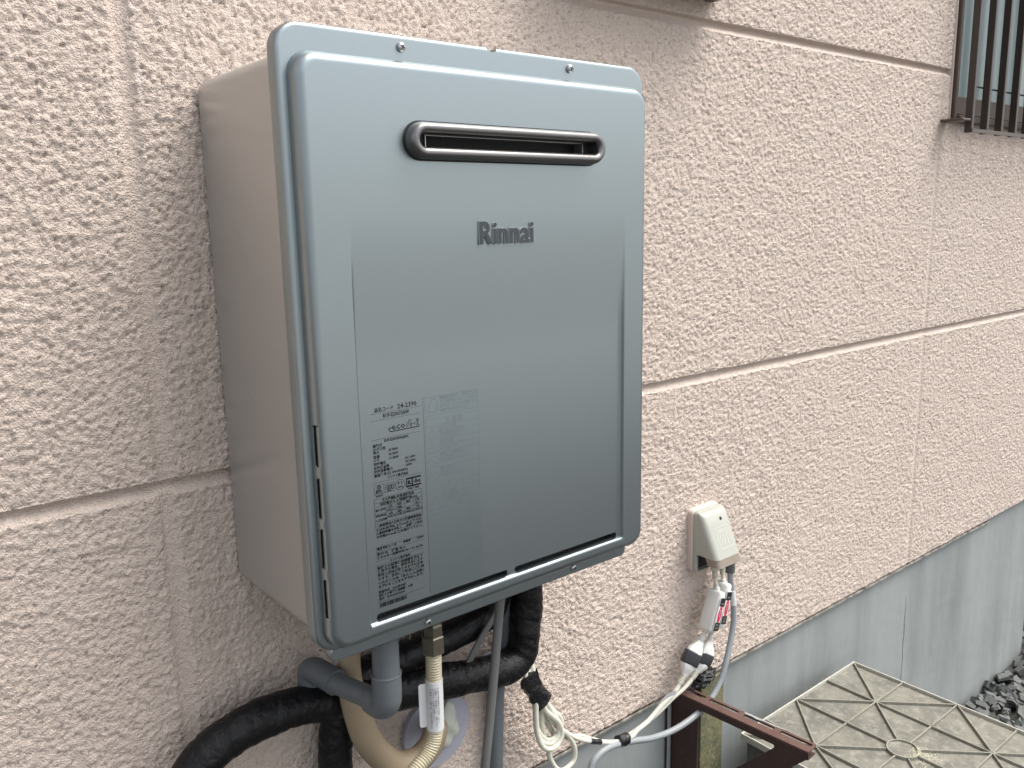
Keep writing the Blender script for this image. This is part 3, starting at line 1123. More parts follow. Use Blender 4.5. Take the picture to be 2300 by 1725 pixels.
    T('製造年月　2022年04月', .0636, .0521, .0034, width=.032)
    T('設計上の標準使用期間　10年', .0636, .0484, .0034, width=.041)
    T('型式　RUF-E2007SAW', .0636, .0446, .0034, width=.031)
    H(.0617, .1192, .0424)
    r = random.Random(3)
    x = .0640
    while x < .0958:
        w = r.choice((.00025, .0004, .0007))
        p.rect(x, x + w, .0364, .0410)
        x += w + r.choice((.0003, .0004, .0006))
    lab = p.build('rating_label', y, M_INK, heater, Matrix.Translation((.003, y, 0)) @ FRONT)
    lab['label'] = 'black printed rating text and marks on the silver cover'


rating_label()


def warning_label():
    y = FLOOR - 0.0002
    film = plate('warning_label', [rrect(.1262, .1972, .0332, .2485, .001, 2)], 0.00016, Matrix.Translation((.003, y, 0)) @ FRONT, M_STICK, heater)
    film['label'] = 'faint grey caution sticker on the silver cover'
    p = Print()
    T, H = p.text, p.hline
    p.frame(.1285, .1962, .2272, .2468, .0004)
    cl = [(.1315, .2302), (.1345, .2310), (.1395, .2300), (.1428, .2312), (.1440, .2345), (.1425, .2370), (.1432, .2400), (.1415, .2425), (.1405, .2445), (.1385, .2452), (.1365, .2445), (.1355, .2425), (.1362, .2412), (.1335, .2400), (.1330, .2380), (.1340, .2365), (.1320, .2350), (.1318, .2330), (.1332, .2318)]
    p.loop(cl, .0006)
    p.ring(.1400, .2340, .0018, .0005, 10, -90, 40); p.ring(.1392, .2432, .0010, .0004, 10, 0, 130)
    for s, z in (('機器使用中に、排気口から', .2428), ('白い湯気がでることがあり', .2384), ('ますが、これは水蒸気です。', .2338), ('故障ではありません。', .2292)):
        T(s, .1463, z, .0040, width=.0485 if len(s) > 10 else .038)
    p.frame(.1282, .1960, .1530, .2235, .0003)
    p.frame(.1276, .1950, .1298, .1530, .0003)

    def tri(x, z, s):
        p.loop([(x - s, z - s * .75), (x + s, z - s * .75), (x, z + s)], .0005)
        p.rect(x - .0003, x + .0003, z - s * .2, z + s * .45)
        p.disc(x, z - s * .48, .0004, 8)

    def no(x, z, r):
        p.ring(x, z, r, .0006, 24)
        p.loop([(x - r * .7, z + r * .7), (x + r * .7, z - r * .7)], .0006, False)
    tri(.1555, .2186, .0040)
    T('警告', .1610, .2164, .0075, width=.014)
    for z in (.2155, .1998, .1867, .1707):
        H(.1281, .1960, z, .0003)
    tri(.1360, .2068, .0055); tri(.1360, .1917, .0055); no(.1363, .1777, .0055); no(.1363, .1610, .0055)
    for s, z in (('やけど注意', .2112), ('火災注意', .1958), ('改造・分解禁止', .1826), ('囲い禁止', .1668)):
        T(s, .1445, z, .0044)
    for s, z in (('給湯、シャワー、入浴するときは', .2085), ('まず湯温を確認してください。', .2050), ('やけどのおそれがあります。', .2015), ('燃えやすい物を近くに置かないでください。', .1925), ('火災の原因になります。', .1890), ('改造、分解は絶対にしないでください。', .1795), ('一酸化炭素中毒のおそれがあります。', .1758), ('機器を囲わないでください。', .1636), ('不完全燃焼のおそれがあります。', .1600)):
        T(s, .1445, z, .0030, width=.0022 * len(s) if len(s) < 19 else .048)
    tri(.1560, .1490, .0036)
    T('注意', .1620, .1466, .0068, width=.013)
    H(.1274, .1950, .1450, .0003)
    T('やけど注意', .1450, .1412, .0040)
    tri(.1362, .1350, .0050)
    for s, z in (('使用中や使用直後は、排気口や', .1384), ('その周囲に触れないでください。', .1348), ('やけどのおそれがあります。', .1314)):
        T(s, .1450, z, .0029, width=.036)
    T('取扱説明書をよく読んで正しく', .1282, .1238, .0048, width=.064)
    T('ご使用ください。', .1282, .1178, .0048, width=.034)
    p.build('caution_print', y - 0.00025, M_INK_F, film, Matrix.Translation((.003, y - 0.00025, 0)) @ FRONT)


warning_label()
# small rivets on the left casing side
for yy, zz in ((-0.150, 0.243), (-0.098, 0.245), (-0.155, 0.080)):
    lathe_obj('rivet', [(.0011, 0), (.0010, .0006), (.0002, .0009)], (0.0045, yy, zz), (-1, 0, 0), M_STEEL, heater, 10)

# ------------------------------------------------------------------ pipes under the heater


def wrapped(seed, pitch=0.030, amp=0.045):
    r = np.random.default_rng(seed)
    ph = r.uniform(0, 6.28, 8)

    def f(s, th):
        th = th + 0.5 * np.sin(s * 40 + ph[7])
        u = (s / pitch + th / (2 * np.pi)) % 1.0
        step = amp * (u - 0.5) * sstep(0, 0.08, u)
        wr = 0.024 * np.abs(np.sin(th * 2 + s * 150 + ph[0])) * np.sin(s * 63 + ph[1]) + 0.020 * np.abs(np.sin(th * 4 - s * 260 + ph[2])) * np.sin(s * 97 + th + ph[3])
        lump = 0.05 * np.sin(s * 31 + ph[4]) * np.sin(th + ph[5]) + 0.03 * np.sin(s * 54 + 2 * th + ph[6])
        return 1 + step + wr + lump
    return f


PG = 'black taped pipes under the heater'
o = tube('insulated_pipe', [(.402, -.060, .004), (.405, -.056, -.06), (.408, -.052, -.104), (.403, -.052, -.165), (.393, -.052, -.200), (.368, -.052, -.213), (.304, -.052, -.205), (.222, -.052, -.189), (.155, -.052, -.176), (.098, -.053, -.160), (.029, -.055, -.143), (-.026, -.056, -.143), (-.063, -.056, -.156), (-.088, -.056, -.180), (-.105, -.056, -.225), (-.115, -.055, -.34), (-.118, -.055, -.5), (-.118, -.055, GZ + .01)],
         .0235, M_TAPE, None, 40, 620, wrapped(5), auto=60)
tag(o, 'black taped pipe dropping below the heater, then running left past its corner', 'pipe', PG)
o = tube('insulated_pipe', [(.372, -.034, .004), (.372, -.032, -.06), (.366, -.030, -.11), (.346, -.030, -.137), (.276, -.030, -.145), (.203, -.030, -.151), (.149, -.030, -.153), (.117, -.031, -.172), (.103, -.034, -.205), (.096, -.036, -.264), (.094, -.036, -.40), (.094, -.036, GZ + .01)],
         .0215, M_TAPE, None, 40, 620, wrapped(6), auto=60)
tag(o, 'black taped pipe behind the grey drain elbow, turning straight down', 'pipe', PG)

# grey drain pipe
drain = empty('drain_pipe', (.0925, -.185, -.105), 'grey plastic drain pipe with two elbows below the heater corner', 'pipe')
lathe_obj('pipe', [(.0150, 0), (.0150, .085)], (.0932, -.185, -.078), (0, 0, 1), M_PVC, drain, 28)
tube('elbow', [(.0928, -.185, -.0625), (.0926, -.185, -.088), (.0922, -.1835, -.097), (.0915, -.178, -.1035), (.0905, -.170, -.1055), (.0895, -.158, -.1055)], .0165, M_PVC, drain, 28, 500)
lathe_obj('collar', [(.0168, 0), (.0173, .0006), (.0173, .0012), (.0168, .002)], (.0928, -.185, -.0645), (0, 0, 1), M_PVC, drain, 28)
tube('pipe', [(.0897, -.160, -.1055), (.0735, -.100, -.1055), (.068, -.070, -.1055)], .0124, M_PVC, drain, 24, 100)
tube('elbow', [(.0745, -.100, -.1055), (.0715, -.080, -.1052), (.0690, -.066, -.1050), (.0675, -.055, -.1062), (.0668, -.048, -.1095), (.0664, -.045, -.1150), (.0662, -.0445, -.130)], .0154, M_PVC, drain, 28, 700)
tube('pipe', [(.0662, -.0445, -.126), (.0662, -.0445, -.140), (.0665, -.046, -.155)], .0122, M_PVC, drain, 20, 200)

# beige curved pipe
o = tube('beige_pipe', [(.100, -.088, .004), (.100, -.087, -.068), (.099, -.086, -.119), (.106, -.085, -.164), (.122, -.084, -.214), (.154, -.083, -.258), (.188, -.083, -.268), (.210, -.083, -.257), (.2200, -.080, -.246), (.2320, -.066, -.250), (.2480, -.040, -.266), (.2600, -.005, -.280)],
         [.0125, .0125, .0130, .0160, .0175, .0175, .0175, .0165, .0150, .0145], M_BEIGE, None, 24, 260)
tag(o, 'beige plastic pipe bent in a U behind the corrugated hose', 'pipe')

# corrugated gas hose
hose = empty('gas_hose', (.158, -.180, -.10), 'cream corrugated gas hose with a brass nut and white tag', 'hose')
tube('corrugated_tube', [(.1590, -.180, -.060), (.1580, -.180, -.10), (.1580, -.180, -.141), (.1560, -.180, -.168), (.1460, -.181, -.186), (.1290, -.183, -.1965), (.1080, -.186, -.207), (.085, -.188, -.225), (.070, -.19, -.26), (.065, -.19, -.34), (.062, -.18, -.55), (.062, -.17, GZ + .01)],
     .0088, M_CREAM, hose, 20, 1500, lambda s, th: 1 + 0.09 * np.sin(s / 0.0033 * 2 * np.pi) + 0 * th, auto=80)
lathe_obj('brass_nut', [(.0125, 0), (.0140, .0015), (.0140, .021), (.0125, .0225)], (.1585, -.180, -.064), (0, 0, 1), M_BRASS, hose, 6, 20)
lathe_obj('brass_valve', [(.0115, 0), (.0120, .004), (.0120, .012), (.0105, .014), (.0105, .04)], (.1590, -.180, -.0415), (0, 0, 1), M_BRASS, hose, 6, 20)
tube('paper_tag', [(.1578, -.180, -.0975), (.1578, -.180, -.13), (.1574, -.180, -.1600)], .0103, M_PAPER, hose, 24, 60)
plate('paper_tag', [rrect(-.0065, .0065, -.029, .026, .003)], .0007,
      Matrix.Translation((.1460, -.1765, -.1270)) @ Matrix.Rotation(rad(-22), 4, 'Z') @ FRONT, M_PAPER, hose)
p = Print()
for k, (s, ww) in enumerate((('① 乾式管用継手を使用しない。', .046), ('② 金属フレキ管を動かしたり、振動させない。', .052), ('(グラグラした状態で使用しない。)', .044), ('③ 金属フレキ管の近くで火気を使わない。', .052))):
    p.text(s, -.026, .0042 - .0031 * k, .0026, width=ww)
mt = Matrix.Translation((.1556, -.18, -.1290)) @ Matrix.Rotation(rad(-24), 4, 'Z') @ Matrix.Translation((0, -.0104, 0)) @ FRONT @ Matrix.Rotation(rad(-90), 4, 'Z')
me_p = bpy.data.meshes.new('tag_print')
p.bm.to_mesh(me_p)
p.bm.free()
# bend the print round the tube
for v in me_p.vertices:
    a = v.co.y / .01045
    v.co.z = -(.01045 - .01045 * math.cos(a))
    v.co.y = .01045 * math.sin(a)
me_p.transform(mt)
link('tag_print', me_p, M_INK, hose)

# grey cable in front, dark conduit and thin wires behind
o = tube('grey_cable', [(.294, -.142, .004), (.292, -.141, -.03), (.288, -.140, -.062), (.277, -.140, -.145), (.268, -.139, -.215), (.259, -.138, -.281), (.252, -.13, -.40), (.25, -.12, GZ + .01)], .0060, M_GCABLE_D, None, 16, 100)
tag(o, 'grey cable hanging straight down in front of the black pipe', 'cable')
o = tube('conduit', [(.389, -.028, .004), (.388, -.028, -.08), (.386, -.026, -.16), (.3785, -.022, -.24), (.372, -.018, -.27), (.366, -.018, -.389), (.363, -.018, -.46), (.360, -.014, GZ + .01)], .0125, M_PVC, None, 20, 120)
tag(o, 'dark grey plastic conduit running down the wall behind the grey cable', 'conduit')
wires = empty('wall_wire', (.30, -.06, -.15), 'pair of thin dark wires slanting from the heater into wall disc', 'wire')
for dx in (0, .0055):
    tube('wire', [(.356 + dx, -.10, .004), (.346 + dx, -.075, -.075), (.340 + dx, -.066, -.110), (.315 + dx, -.060, -.146), (.291 + dx, -.050, -.190), (.270 + dx, -.03, -.235), (.262 + dx, -.022, -.268), (.262 + dx, -.012, -.285)], .0030, M_GCABLE_D, wires, 10, 120)
o = tube('thin_wire', [(.474, -.06, .004), (.470, -.045, -.07), (.456, -.040, -.1065), (.4355, -.038, -.1255), (.424, -.034, -.136), (.415, -.03, -.146)], .0022, M_CORD, None, 10, 120)
tag(o, 'thin pale wire slanting out from under the heater beside black pipe', 'wire')

# wall cover disc with putty
disc = empty('wall_plate', (.270, -.008, -.296), 'round lavender grey wall cover plate with smeared putty', 'wall plate')
lathe_obj('disc', [(.0560, -.006), (.0565, .0035), (.0550, .0050), (.0235, .0062), (.0215, .0075), (.001, .0075)], (.270, -.006, -.296), (0, -1, 0), M_DISC, disc, 48)
bm = bmesh.new()
bmesh.ops.create_icosphere(bm, subdivisions=4, radius=1.0)
for v in bm.verts:
    n = 1 + 0.24 * math.sin(v.co.x * 3 + 1) * math.sin(v.co.z * 3) + 0.06 * math.sin(v.co.z * 7 + v.co.x * 5)
    v.co = Vector((.278 + v.co.x * .024 * n, -.014 + v.co.y * .012 * n, -.290 + v.co.z * .037 * n))
link('putty', bm_mesh('putty', bm), M_PUTTY, disc, smooth=True)

# small white wall clip
o = plate('cable_clip', [rrect(.352, .388, -.252, -.212, .006), ], .007, Matrix.Translation((0, -.0065, 0)) @ FRONT, M_DISC, None, bevel=.0018)
tag(o, 'small pale rounded cable clip on wall behind black pipe', 'clip')

# ------------------------------------------------------------------ ivory heater cords and black tape
cords = empty('heater_cord', (.42, -.05, -.28), 'bundle of ivory cords looped under black tape, running right to plugs', 'cord')
CR = .0041


def cord(pts, r=CR, m=M_CORD, par=cords, name='cord', sides=12):
    return tube(name, pts, r, m, par, sides, 260)


# ends coming out above the tape
cord([(.424, -.022, -.150), (.421, -.024, -.200), (.4170, -.036, -.232), (.4160, -.046, -.262)])
cord([(.432, -.022, -.150), (.430, -.024, -.195), (.4270, -.034, -.232), (.4250, -.046, -.266)], .0046)
cord([(.418, -.024, -.190), (.411, -.030, -.222), (.4095, -.042, -.246), (.4120, -.048, -.272)])
# loops under the tape
cord([(.4215, -.052, -.285), (.4190, -.054, -.318), (.4195, -.056, -.342), (.4280, -.058, -.367), (.4450, -.058, -.3790), (.4620, -.056, -.3775), (.4705, -.055, -.3640), (.4650, -.054, -.3440), (.4520, -.053, -.3280), (.4390, -.052, -.3120), (.433, -.050, -.290)])
cord([(.4240, -.046, -.285), (.4245, -.046, -.318), (.4260, -.047, -.338), (.4350, -.048, -.358), (.4490, -.049, -.3700), (.4630, -.050, -.3680), (.4740, -.050, -.3560), (.4720, -.049, -.3400), (.4600, -.048, -.3260), (.4460, -.047, -.3060), (.438, -.047, -.288)])
cord([(.4270, -.040, -.285), (.4300, -.040, -.320), (.4330, -.040, -.345), (.4450, -.038, -.366), (.4640, -.036, -.3790), (.4950, -.034, -.3930), (.5250, -.036, -.4010), (.5520, -.040, -.4170), (.5875, -.043, -.4375), (.6150, -.045, -.4450)], .0028)
cord([(.4360, -.044, -.285), (.4400, -.044, -.315), (.4400, -.044, -.345), (.4470, -.042, -.372), (.4543, -.040, -.3900), (.4575, -.040, -.4080), (.4690, -.040, -.4310), (.4800, -.040, -.4420), (.4930, -.040, -.4440), (.5080, -.040, -.4380), (.5125, -.040, -.4240), (.5080, -.040, -.4060), (.4960, -.040, -.3860), (.4740, -.040, -.3610), (.4520, -.041, -.3290), (.441, -.044, -.295)])
cord([(.4195, -.047, -.285), (.4225, -.049, -.312), (.4225, -.050, -.340), (.4310, -.050, -.362), (.4470, -.051, -.3740), (.4600, -.052, -.3720), (.4680, -.052, -.3590), (.4640, -.051, -.3400), (.4530, -.050, -.3200), (.4430, -.048, -.3000), (.437, -.046, -.286)])
cord([(.4300, -.036, -.285), (.4380, -.034, -.312), (.4500, -.034, -.335), (.4620, -.034, -.358), (.4700, -.036, -.376), (.4600, -.040, -.384), (.4420, -.042, -.374), (.4330, -.041, -.350), (.4310, -.040, -.320), (.430, -.040, -.288)])
# run to the right
cord([(.4460, -.042, -.290), (.4500, -.041, -.322), (.4740, -.040, -.3590), (.4955, -.040, -.3830), (.5200, -.040, -.4030), (.5440, -.042, -.4165), (.5900, -.046, -.4370), (.6170, -.047, -.4450), (.6420, -.046, -.4470), (.6560, -.044, -.4430), (.6865, -.040, -.4420), (.7240, -.037, -.4290), (.7552, -.035, -.4220), (.7714, -.035, -.4125), (.7796, -.035, -.4036)])
cord([(.6000, -.043, -.4440), (.6160, -.041, -.4480), (.6420, -.038, -.4500), (.6640, -.036, -.4500), (.6900, -.035, -.4470), (.7240, -.033, -.4420), (.7640, -.031, -.4310), (.7920, -.030, -.4260), (.8100, -.030, -.4190), (.8220, -.030, -.4110)])
# black tape
tube('black_tape_wrap', [(.4060, -.050, -.2500), (.4180, -.050, -.2680), (.4270, -.050, -.2820), (.4370, -.050, -.3000)], [.0155, .0150, .0155, .0165], M_TAPE_SH, cords, 26, 700,
     lambda s, th: 1 + .07 * np.sin(3 * th + s * 120) + .05 * np.sin(5 * th - s * 210) + .04 * np.sin(s * 300 + th), auto=50, squash=0.55)
plate('black_tape_wrap', [[(.4080, -.2480), (.4190, -.2330), (.4265, -.2600), (.4225, -.2720), (.4100, -.2620)]], .0008, Matrix.Translation((0, -.0575, 0)) @ FRONT, M_TAPE_SH, cords)
tube('black_tape_wrap', [(.5440, -.0425, -.4163), (.5560, -.0435, -.4220), (.5660, -.0445, -.4265)], .0045, M_TAPE_SH, cords, 14, 400, lambda s, th: 1 + .06 * np.sin(4 * th + s * 400), auto=50)
tube('black_tape_wrap', [(.6050, -.046, -.4420), (.6170, -.046, -.4450), (.6290, -.045, -.4470)], .0108, M_TAPE_SH, cords, 18, 400, lambda s, th: 1 + .07 * np.sin(4 * th + s * 200), auto=50, squash=0.8)
# pale printed paper flag on the cord
tag_me = []
V, F = [], []
for k in range(13):
    t = k / 12
    x = .6960 + .0600 * t
    z = -.4090 - .006 * t + .006 * math.sin(t * 2.6)
    w = .0046 * (0.15 + 0.85 * min(1, t * 2.2))
    y = -.052 + .008 * t
    V += [(x, y, z - w), (x, y - .0006, z + w)]
    if k:
        F.append((2 * k - 2, 2 * k, 2 * k + 1, 2 * k - 1))
bm = bmesh.new()
vs = [bm.verts.new(v) for v in V]
for f in F:
    bm.faces.new([vs[i] for i in f])
bmesh.ops.solidify(bm, geom=list(bm.faces), thickness=.0005)
link('paper_flag', bm_mesh('paper_flag', bm), M_PAPER, cords, auto=40)

# ------------------------------------------------------------------ outdoor outlet
outlet = empty('outdoor_outlet', (.868, 0, -.16), 'ivory weatherproof outlet with hooded cover and smoked lower flap', 'outlet')
OX0, OX1, OZ0, OZ1 = .8330, .9060, -.2140, -.0990
plate('back_plate', [rrect(OX0 - .002, OX1 + .002, OZ0 - .002, OZ1 + .002, .009)], .016, Matrix.Translation((0, -.0045, 0)) @ FRONT, M_SEAL, outlet, bevel=.002)
plate('base', [rrect(OX0, OX1, OZ0, OZ1, .008), rrect(OX0 + .007, OX1 - .007, OZ0 + .001, OZ0 + .034, .002, 2)], .010, Matrix.Translation((0, -.0160, 0)) @ FRONT, M_OUTLET, outlet, bevel=.0015)
box('socket_face', (OX0 + .0075, -.0160, OZ0 + .004), (OX1 - .0075, -.0125, OZ0 + .040), M_BLACKP, outlet)


def hood():
    # wedge: shallow at the top, deep at its lower edge, rounded corners
    bm = bmesh.new()
    rows = [(-.1010, .004), (-.1035, .009), (-.108, .0135), (-.125, .0215), (-.150, .0330), (-.172, .0430), (-.1790, .0460)]
    rings = []
    for z, d in rows:
        ins = .0012 if z > -.102 else 0
        xa, xb = OX0 + .001 + ins, OX1 - .001 - ins
        r = min(.011, d * .7)
        ring = [(xa, -.0205)]
        for k in range(7):
            a = rad(90 * k / 6)
            ring.append((xa + r - r * math.cos(a), -.0205 - d + r - r * math.sin(a)))
        for k in range(7):
            a = rad(90 * k / 6)
            ring.append((xb - r + r * math.sin(a), -.0205 - d + r - r * math.cos(a)))
        ring.append((xb, -.0205))
        rings.append([bm.verts.new((x, y, z)) for x, y in ring])
    n = len(rings[0])
    for i in range(len(rings) - 1):
        for k in range(n - 1):
            bm.faces.new((rings[i][k], rings[i][k + 1], rings[i + 1][k + 1], rings[i + 1][k]))
    bm.faces.new(rings[0])
    bmesh.ops.recalc_face_normals(bm, faces=bm.faces)
    bmesh.ops.solidify(bm, geom=list(bm.faces), thickness=.0022)
    h = link('hood', bm_mesh('hood', bm), M_OUTLET, outlet, auto=40)
    # smoked lower flap follows the hood's lower outline
    bm = bmesh.new()
    rings = []
    for z, d in ((-.1793, .0452), (-.1930, .0500)):
        xa, xb = OX0 + .0018, OX1 - .0018
        r = .010
        ring = [(xa, -.0460 if z < -.18 else -.040)]
        for k in range(7):
            a = rad(90 * k / 6)
            ring.append((xa + r - r * math.cos(a), -.0205 - d + r - r * math.sin(a)))
        for k in range(7):
            a = rad(90 * k / 6)
            ring.append((xb - r + r * math.sin(a), -.0205 - d + r - r * math.cos(a)))
        ring.append((xb, -.0230))
        rings.append([bm.verts.new((x, y, z)) for x, y in ring])
    n = len(rings[0])
    for k in range(n - 1):
        bm.faces.new((rings[0][k], rings[0][k + 1], rings[1][k + 1], rings[1][k]))
    bmesh.ops.recalc_face_normals(bm, faces=bm.faces)
    bmesh.ops.solidify(bm, geom=list(bm.faces), thickness=.0016)
    link('smoked_flap', bm_mesh('smoked_flap', bm), M_SMOKE, outlet, auto=40)
    # screw hole
    slope = math.atan2(.46 - .2, 1)
    nrm = Vector((0, -1, .44)).normalized()
    lathe_obj('screw_hole', [(.0032, -.001), (.0032, .0006), (.0001, .0006)], (.8790, -.0205 - .0172, -.1160), nrm, M_DARK, outlet, 16)
    # embossed plug picture: fine raised outlines
    p = Print()
    p.frame(-.017, .017, -.019, .019, .0005)
    p.ring(-.009, .012, .003, .0006, 12); p.ring(-.001, .012, .003, .0006, 12); p.ring(.009, .011, .0035, .0006, 12)
    for x in (-.009, -.001, .008):
        p.loop([(x, .006), (x - .003, .0), (x + .001, -.006), (x - .003, -.013)], .0006, False)
    mt = Matrix.Translation((.8730, -.0205 - .0318, -.1450)) @ Matrix.Rotation(rad(90 - 24.0), 4, 'X')
    p.build('embossed_outline', 0, M_WHITE, outlet, mtx=mt)


hood()

# plugs in the outlet, each with its energy-saver box and the pair of plugs below


def relief(a, b, r, n, m, par):
    a, b = Vector(a), Vector(b)
    d = b - a
    prof = []
    L = d.length
    for k in range(n):
        t0 = k / n * L
        t1 = (k + .62) / n * L
        prof += [(r * .72, t0), (r, t0 + .0001), (r, t1), (r * .72, t1 + .0001)]
    return lathe_obj('strain_relief', prof, a, d, m, par, 14, 30)


def oriented_box(name, a, b, wx, wy, m, par, bevel=.003, xdir=(1, 0, 0)):
    """box whose long axis runs a->b, its wx side along xdir"""
    a, b = Vector(a), Vector(b)
    z = (a - b).normalized()
    x = (Vector(xdir) - z * Vector(xdir).dot(z)).normalized()
    y = z.cross(x)
    mt = Matrix((x, y, z)).transposed().to_4x4()
    mt.translation = (a + b) / 2
    L = (a - b).length
    return box(name, (-wx / 2, -wy / 2, -L / 2), (wx / 2, wy / 2, L / 2), m, par, bevel, 3, mt), mt, L


def taper_box(name, a, b, w0, w1, m, par, xdir, bevel=.0022):
    a, b = Vector(a), Vector(b)
    z = (b - a).normalized()
    x = (Vector(xdir) - z * Vector(xdir).dot(z)).normalized()
    y = z.cross(x)
    bm = bmesh.new()
    rings = []
    for t, k in ((0, 0), (.30, .12), (.62, .55), (.86, .95), (1, 1)):
        wx = w0[0] + (w1[0] - w0[0]) * k
        wy = w0[1] + (w1[1] - w0[1]) * k
        c = a.lerp(b, t)
        rings.append([bm.verts.new(c + x * (px * wx / 2) + y * (py * wy / 2)) for px, py in
                      ((-1, -.6), (-.7, -1), (.7, -1), (1, -.6), (1, .6), (.7, 1), (-.7, 1), (-1, .6))])
    for i in range(4):
        for k in range(8):
            bm.faces.new((rings[i][k], rings[i][(k + 1) % 8], rings[i + 1][(k + 1) % 8], rings[i + 1][k]))
    bm.faces.new(rings[0][::-1])
    bm.faces.new(rings[-1])
    return link(name, bm_mesh(name, bm), m, par, auto=38)


def saver(name_label, P, group):
    """P: dict of points"""
    t = empty('energy_saver', P['top'], name_label, 'energy saver', group)
    body, mt, L = oriented_box('body', P['top'], P['bot'], .0180, .0330, M_WHITE2, t, .006)
    # raised switch face on the front side
    f = box('label_face', (-.0078, -.0183, -L * .42), (.0078, -.0160, L * .36), M_WHITE2, t, .0012, 2, mt)
    FR = mt @ Matrix.Translation((0, -.0185, 0)) @ FRONT @ Matrix.Diagonal((1.25, 1.05, 1, 1))
    pr = Print()
    pr.rect(-.0058, .0058, .0122, .0270)
    pr.build('black_sticker', 0, M_BLACKP, t, mtx=FR)
    pr = Print()
    pr.rect(-.0058, .0058, -.0310, -.0162)
    pr.build('black_sticker', 0, M_BLACKP, t, mtx=FR)
    pr = Print()
    pr.poly([(-.0026, .0119), (.0026, .0119), (.0046, -.002), (.0026, -.0159), (-.0026, -.0159), (-.0046, -.002)])
    pr.build('red_sticker', 0, M_RED, t, mtx=FR)
    pr = Print()
    me = text_mesh('ECO', .0062, res=1)
    me.transform(Matrix.Translation((-.0020, .0060, .0003)) @ Matrix.Rotation(rad(-90), 4, 'Z'))
    pr.bm.from_mesh(me)
    for z0, z1 in ((.0160, .0180), (-.0212, -.0195), (-.0268, -.0246)):
        for x in (-.0018, .0012):
            v = [pr.bm.verts.new((a, b, .0003)) for a, b in ((x - .0007, z0), (x + .0007, z0), (x + .0007, z1), (x - .0007, z1))]
            e = [pr.bm.verts.new((a, b, .0003)) for a, b in ((x - .0004, z0 + .0004), (x + .0004, z0 + .0004), (x + .0004, z1 - .0004), (x - .0004, z1 - .0004))]
            for q in range(4):
                pr.bm.faces.new((v[q], v[(q + 1) % 4], e[(q + 1) % 4], e[q]))
    pr.build('sticker_print', 0, M_PAPER, t, mtx=FR)
    # plug into the outlet
    a = Vector(P['plug'])
    lathe_obj('plug', [(.0098, 0), (.0098, .008), (.0090, .012), (.0062, .022), (.0052, .026), (.0074, .029), (.0074, .032), (.0052, .034)], a, Vector(P['r1']) - a, M_CORD, t, 16, 35)
    relief(P['r1'], P['r2'], .0050, 5, M_CORD, t)
    cord([P['r2'], (Vector(P['r2']) + Vector(P['top'])) / 2, P['top']], .0036, M_CORD, t)
    lathe_obj('cord_collar', [(.0055, -.002), (.0055, .004), (.0035, .006)], P['top'], Vector(P['r2']) - Vector(P['top']), M_WHITE2, t, 14)
    lathe_obj('cord_collar', [(.0055, -.002), (.0055, .002), (.0042, .003)], P['bot'], Vector(P['r3']) - Vector(P['bot']), M_WHITE2, t, 14)
    cord([P['bot'], (Vector(P['bot']) + Vector(P['r3'])) / 2, P['r3']], .0036, M_CORD, t)
    relief(P['r4'], P['r3'], .0052, 4, M_WHITE2, t)
    sk = P['sock']
    c0, c1 = Vector(P['r4']), Vector(sk)
    d = (c1 - c0).normalized()
    taper_box('socket', c1 + d * .003, c0, (.0285, .0230), (.0130, .0120), M_WHITE2, t, (.8, -.3, .5))
    return t


s1 = dict(plug=(.8630, -.034, -.1800), r1=(.8700, -.035, -.2145), r2=(.8718, -.035, -.2310), top=(.8722, -.040, -.2520), bot=(.8440, -.040, -.3240), r3=(.8400, -.037, -.3290), r4=(.8335, -.036, -.3440), sock=(.8170, -.035, -.3590))
s2 = dict(plug=(.8930, -.031, -.1800), r1=(.8980, -.031, -.2140), r2=(.8994, -.031, -.2330), top=(.8985, -.034, -.2460), bot=(.8740, -.034, -.3270), r3=(.8700, -.031, -.3440), r4=(.8660, -.030, -.3560), sock=(.8570, -.030, -.3740))
saver('white cord box with ECO sticker, the nearer left of the two', s1, 'energy saver boxes below the outlet')
saver('white cord box with ECO sticker, half hidden behind the other', s2, 'energy saver boxes below the outlet')


def lower_plug(lbl, a, b, c, d):
    t = empty('cord_plug', a, lbl, 'plug', 'plugs of the ivory cords')
    A, B, Cc, Dd = map(Vector, (a, b, c, d))
    oriented_box('black_sleeve', A, B, .0300, .0245, M_BLACKP, t, .0022, (.8, -.3, .5))
    ax = (Cc - B).normalized()
    L = (Cc - B).length
    taper_box('plug_body', B - ax * .001, Cc, (.0280, .0225), (.0125, .0120), M_WHITE2, t, (.8, -.3, .5))
    relief(Dd, Cc, .0056, 4, M_CORD, t)
    return t


lower_plug('white plug with black sleeve, the nearer left of the two', (.8150, -.035, -.3580), (.8000, -.035, -.3770), (.7900, -.035, -.3940), (.7780, -.035, -.4060))
lower_plug('white plug with black sleeve, half hidden behind the other', (.8560, -.030, -.3760), (.8430, -.030, -.3940), (.8310, -.030, -.4060), (.8195, -.030, -.4130))

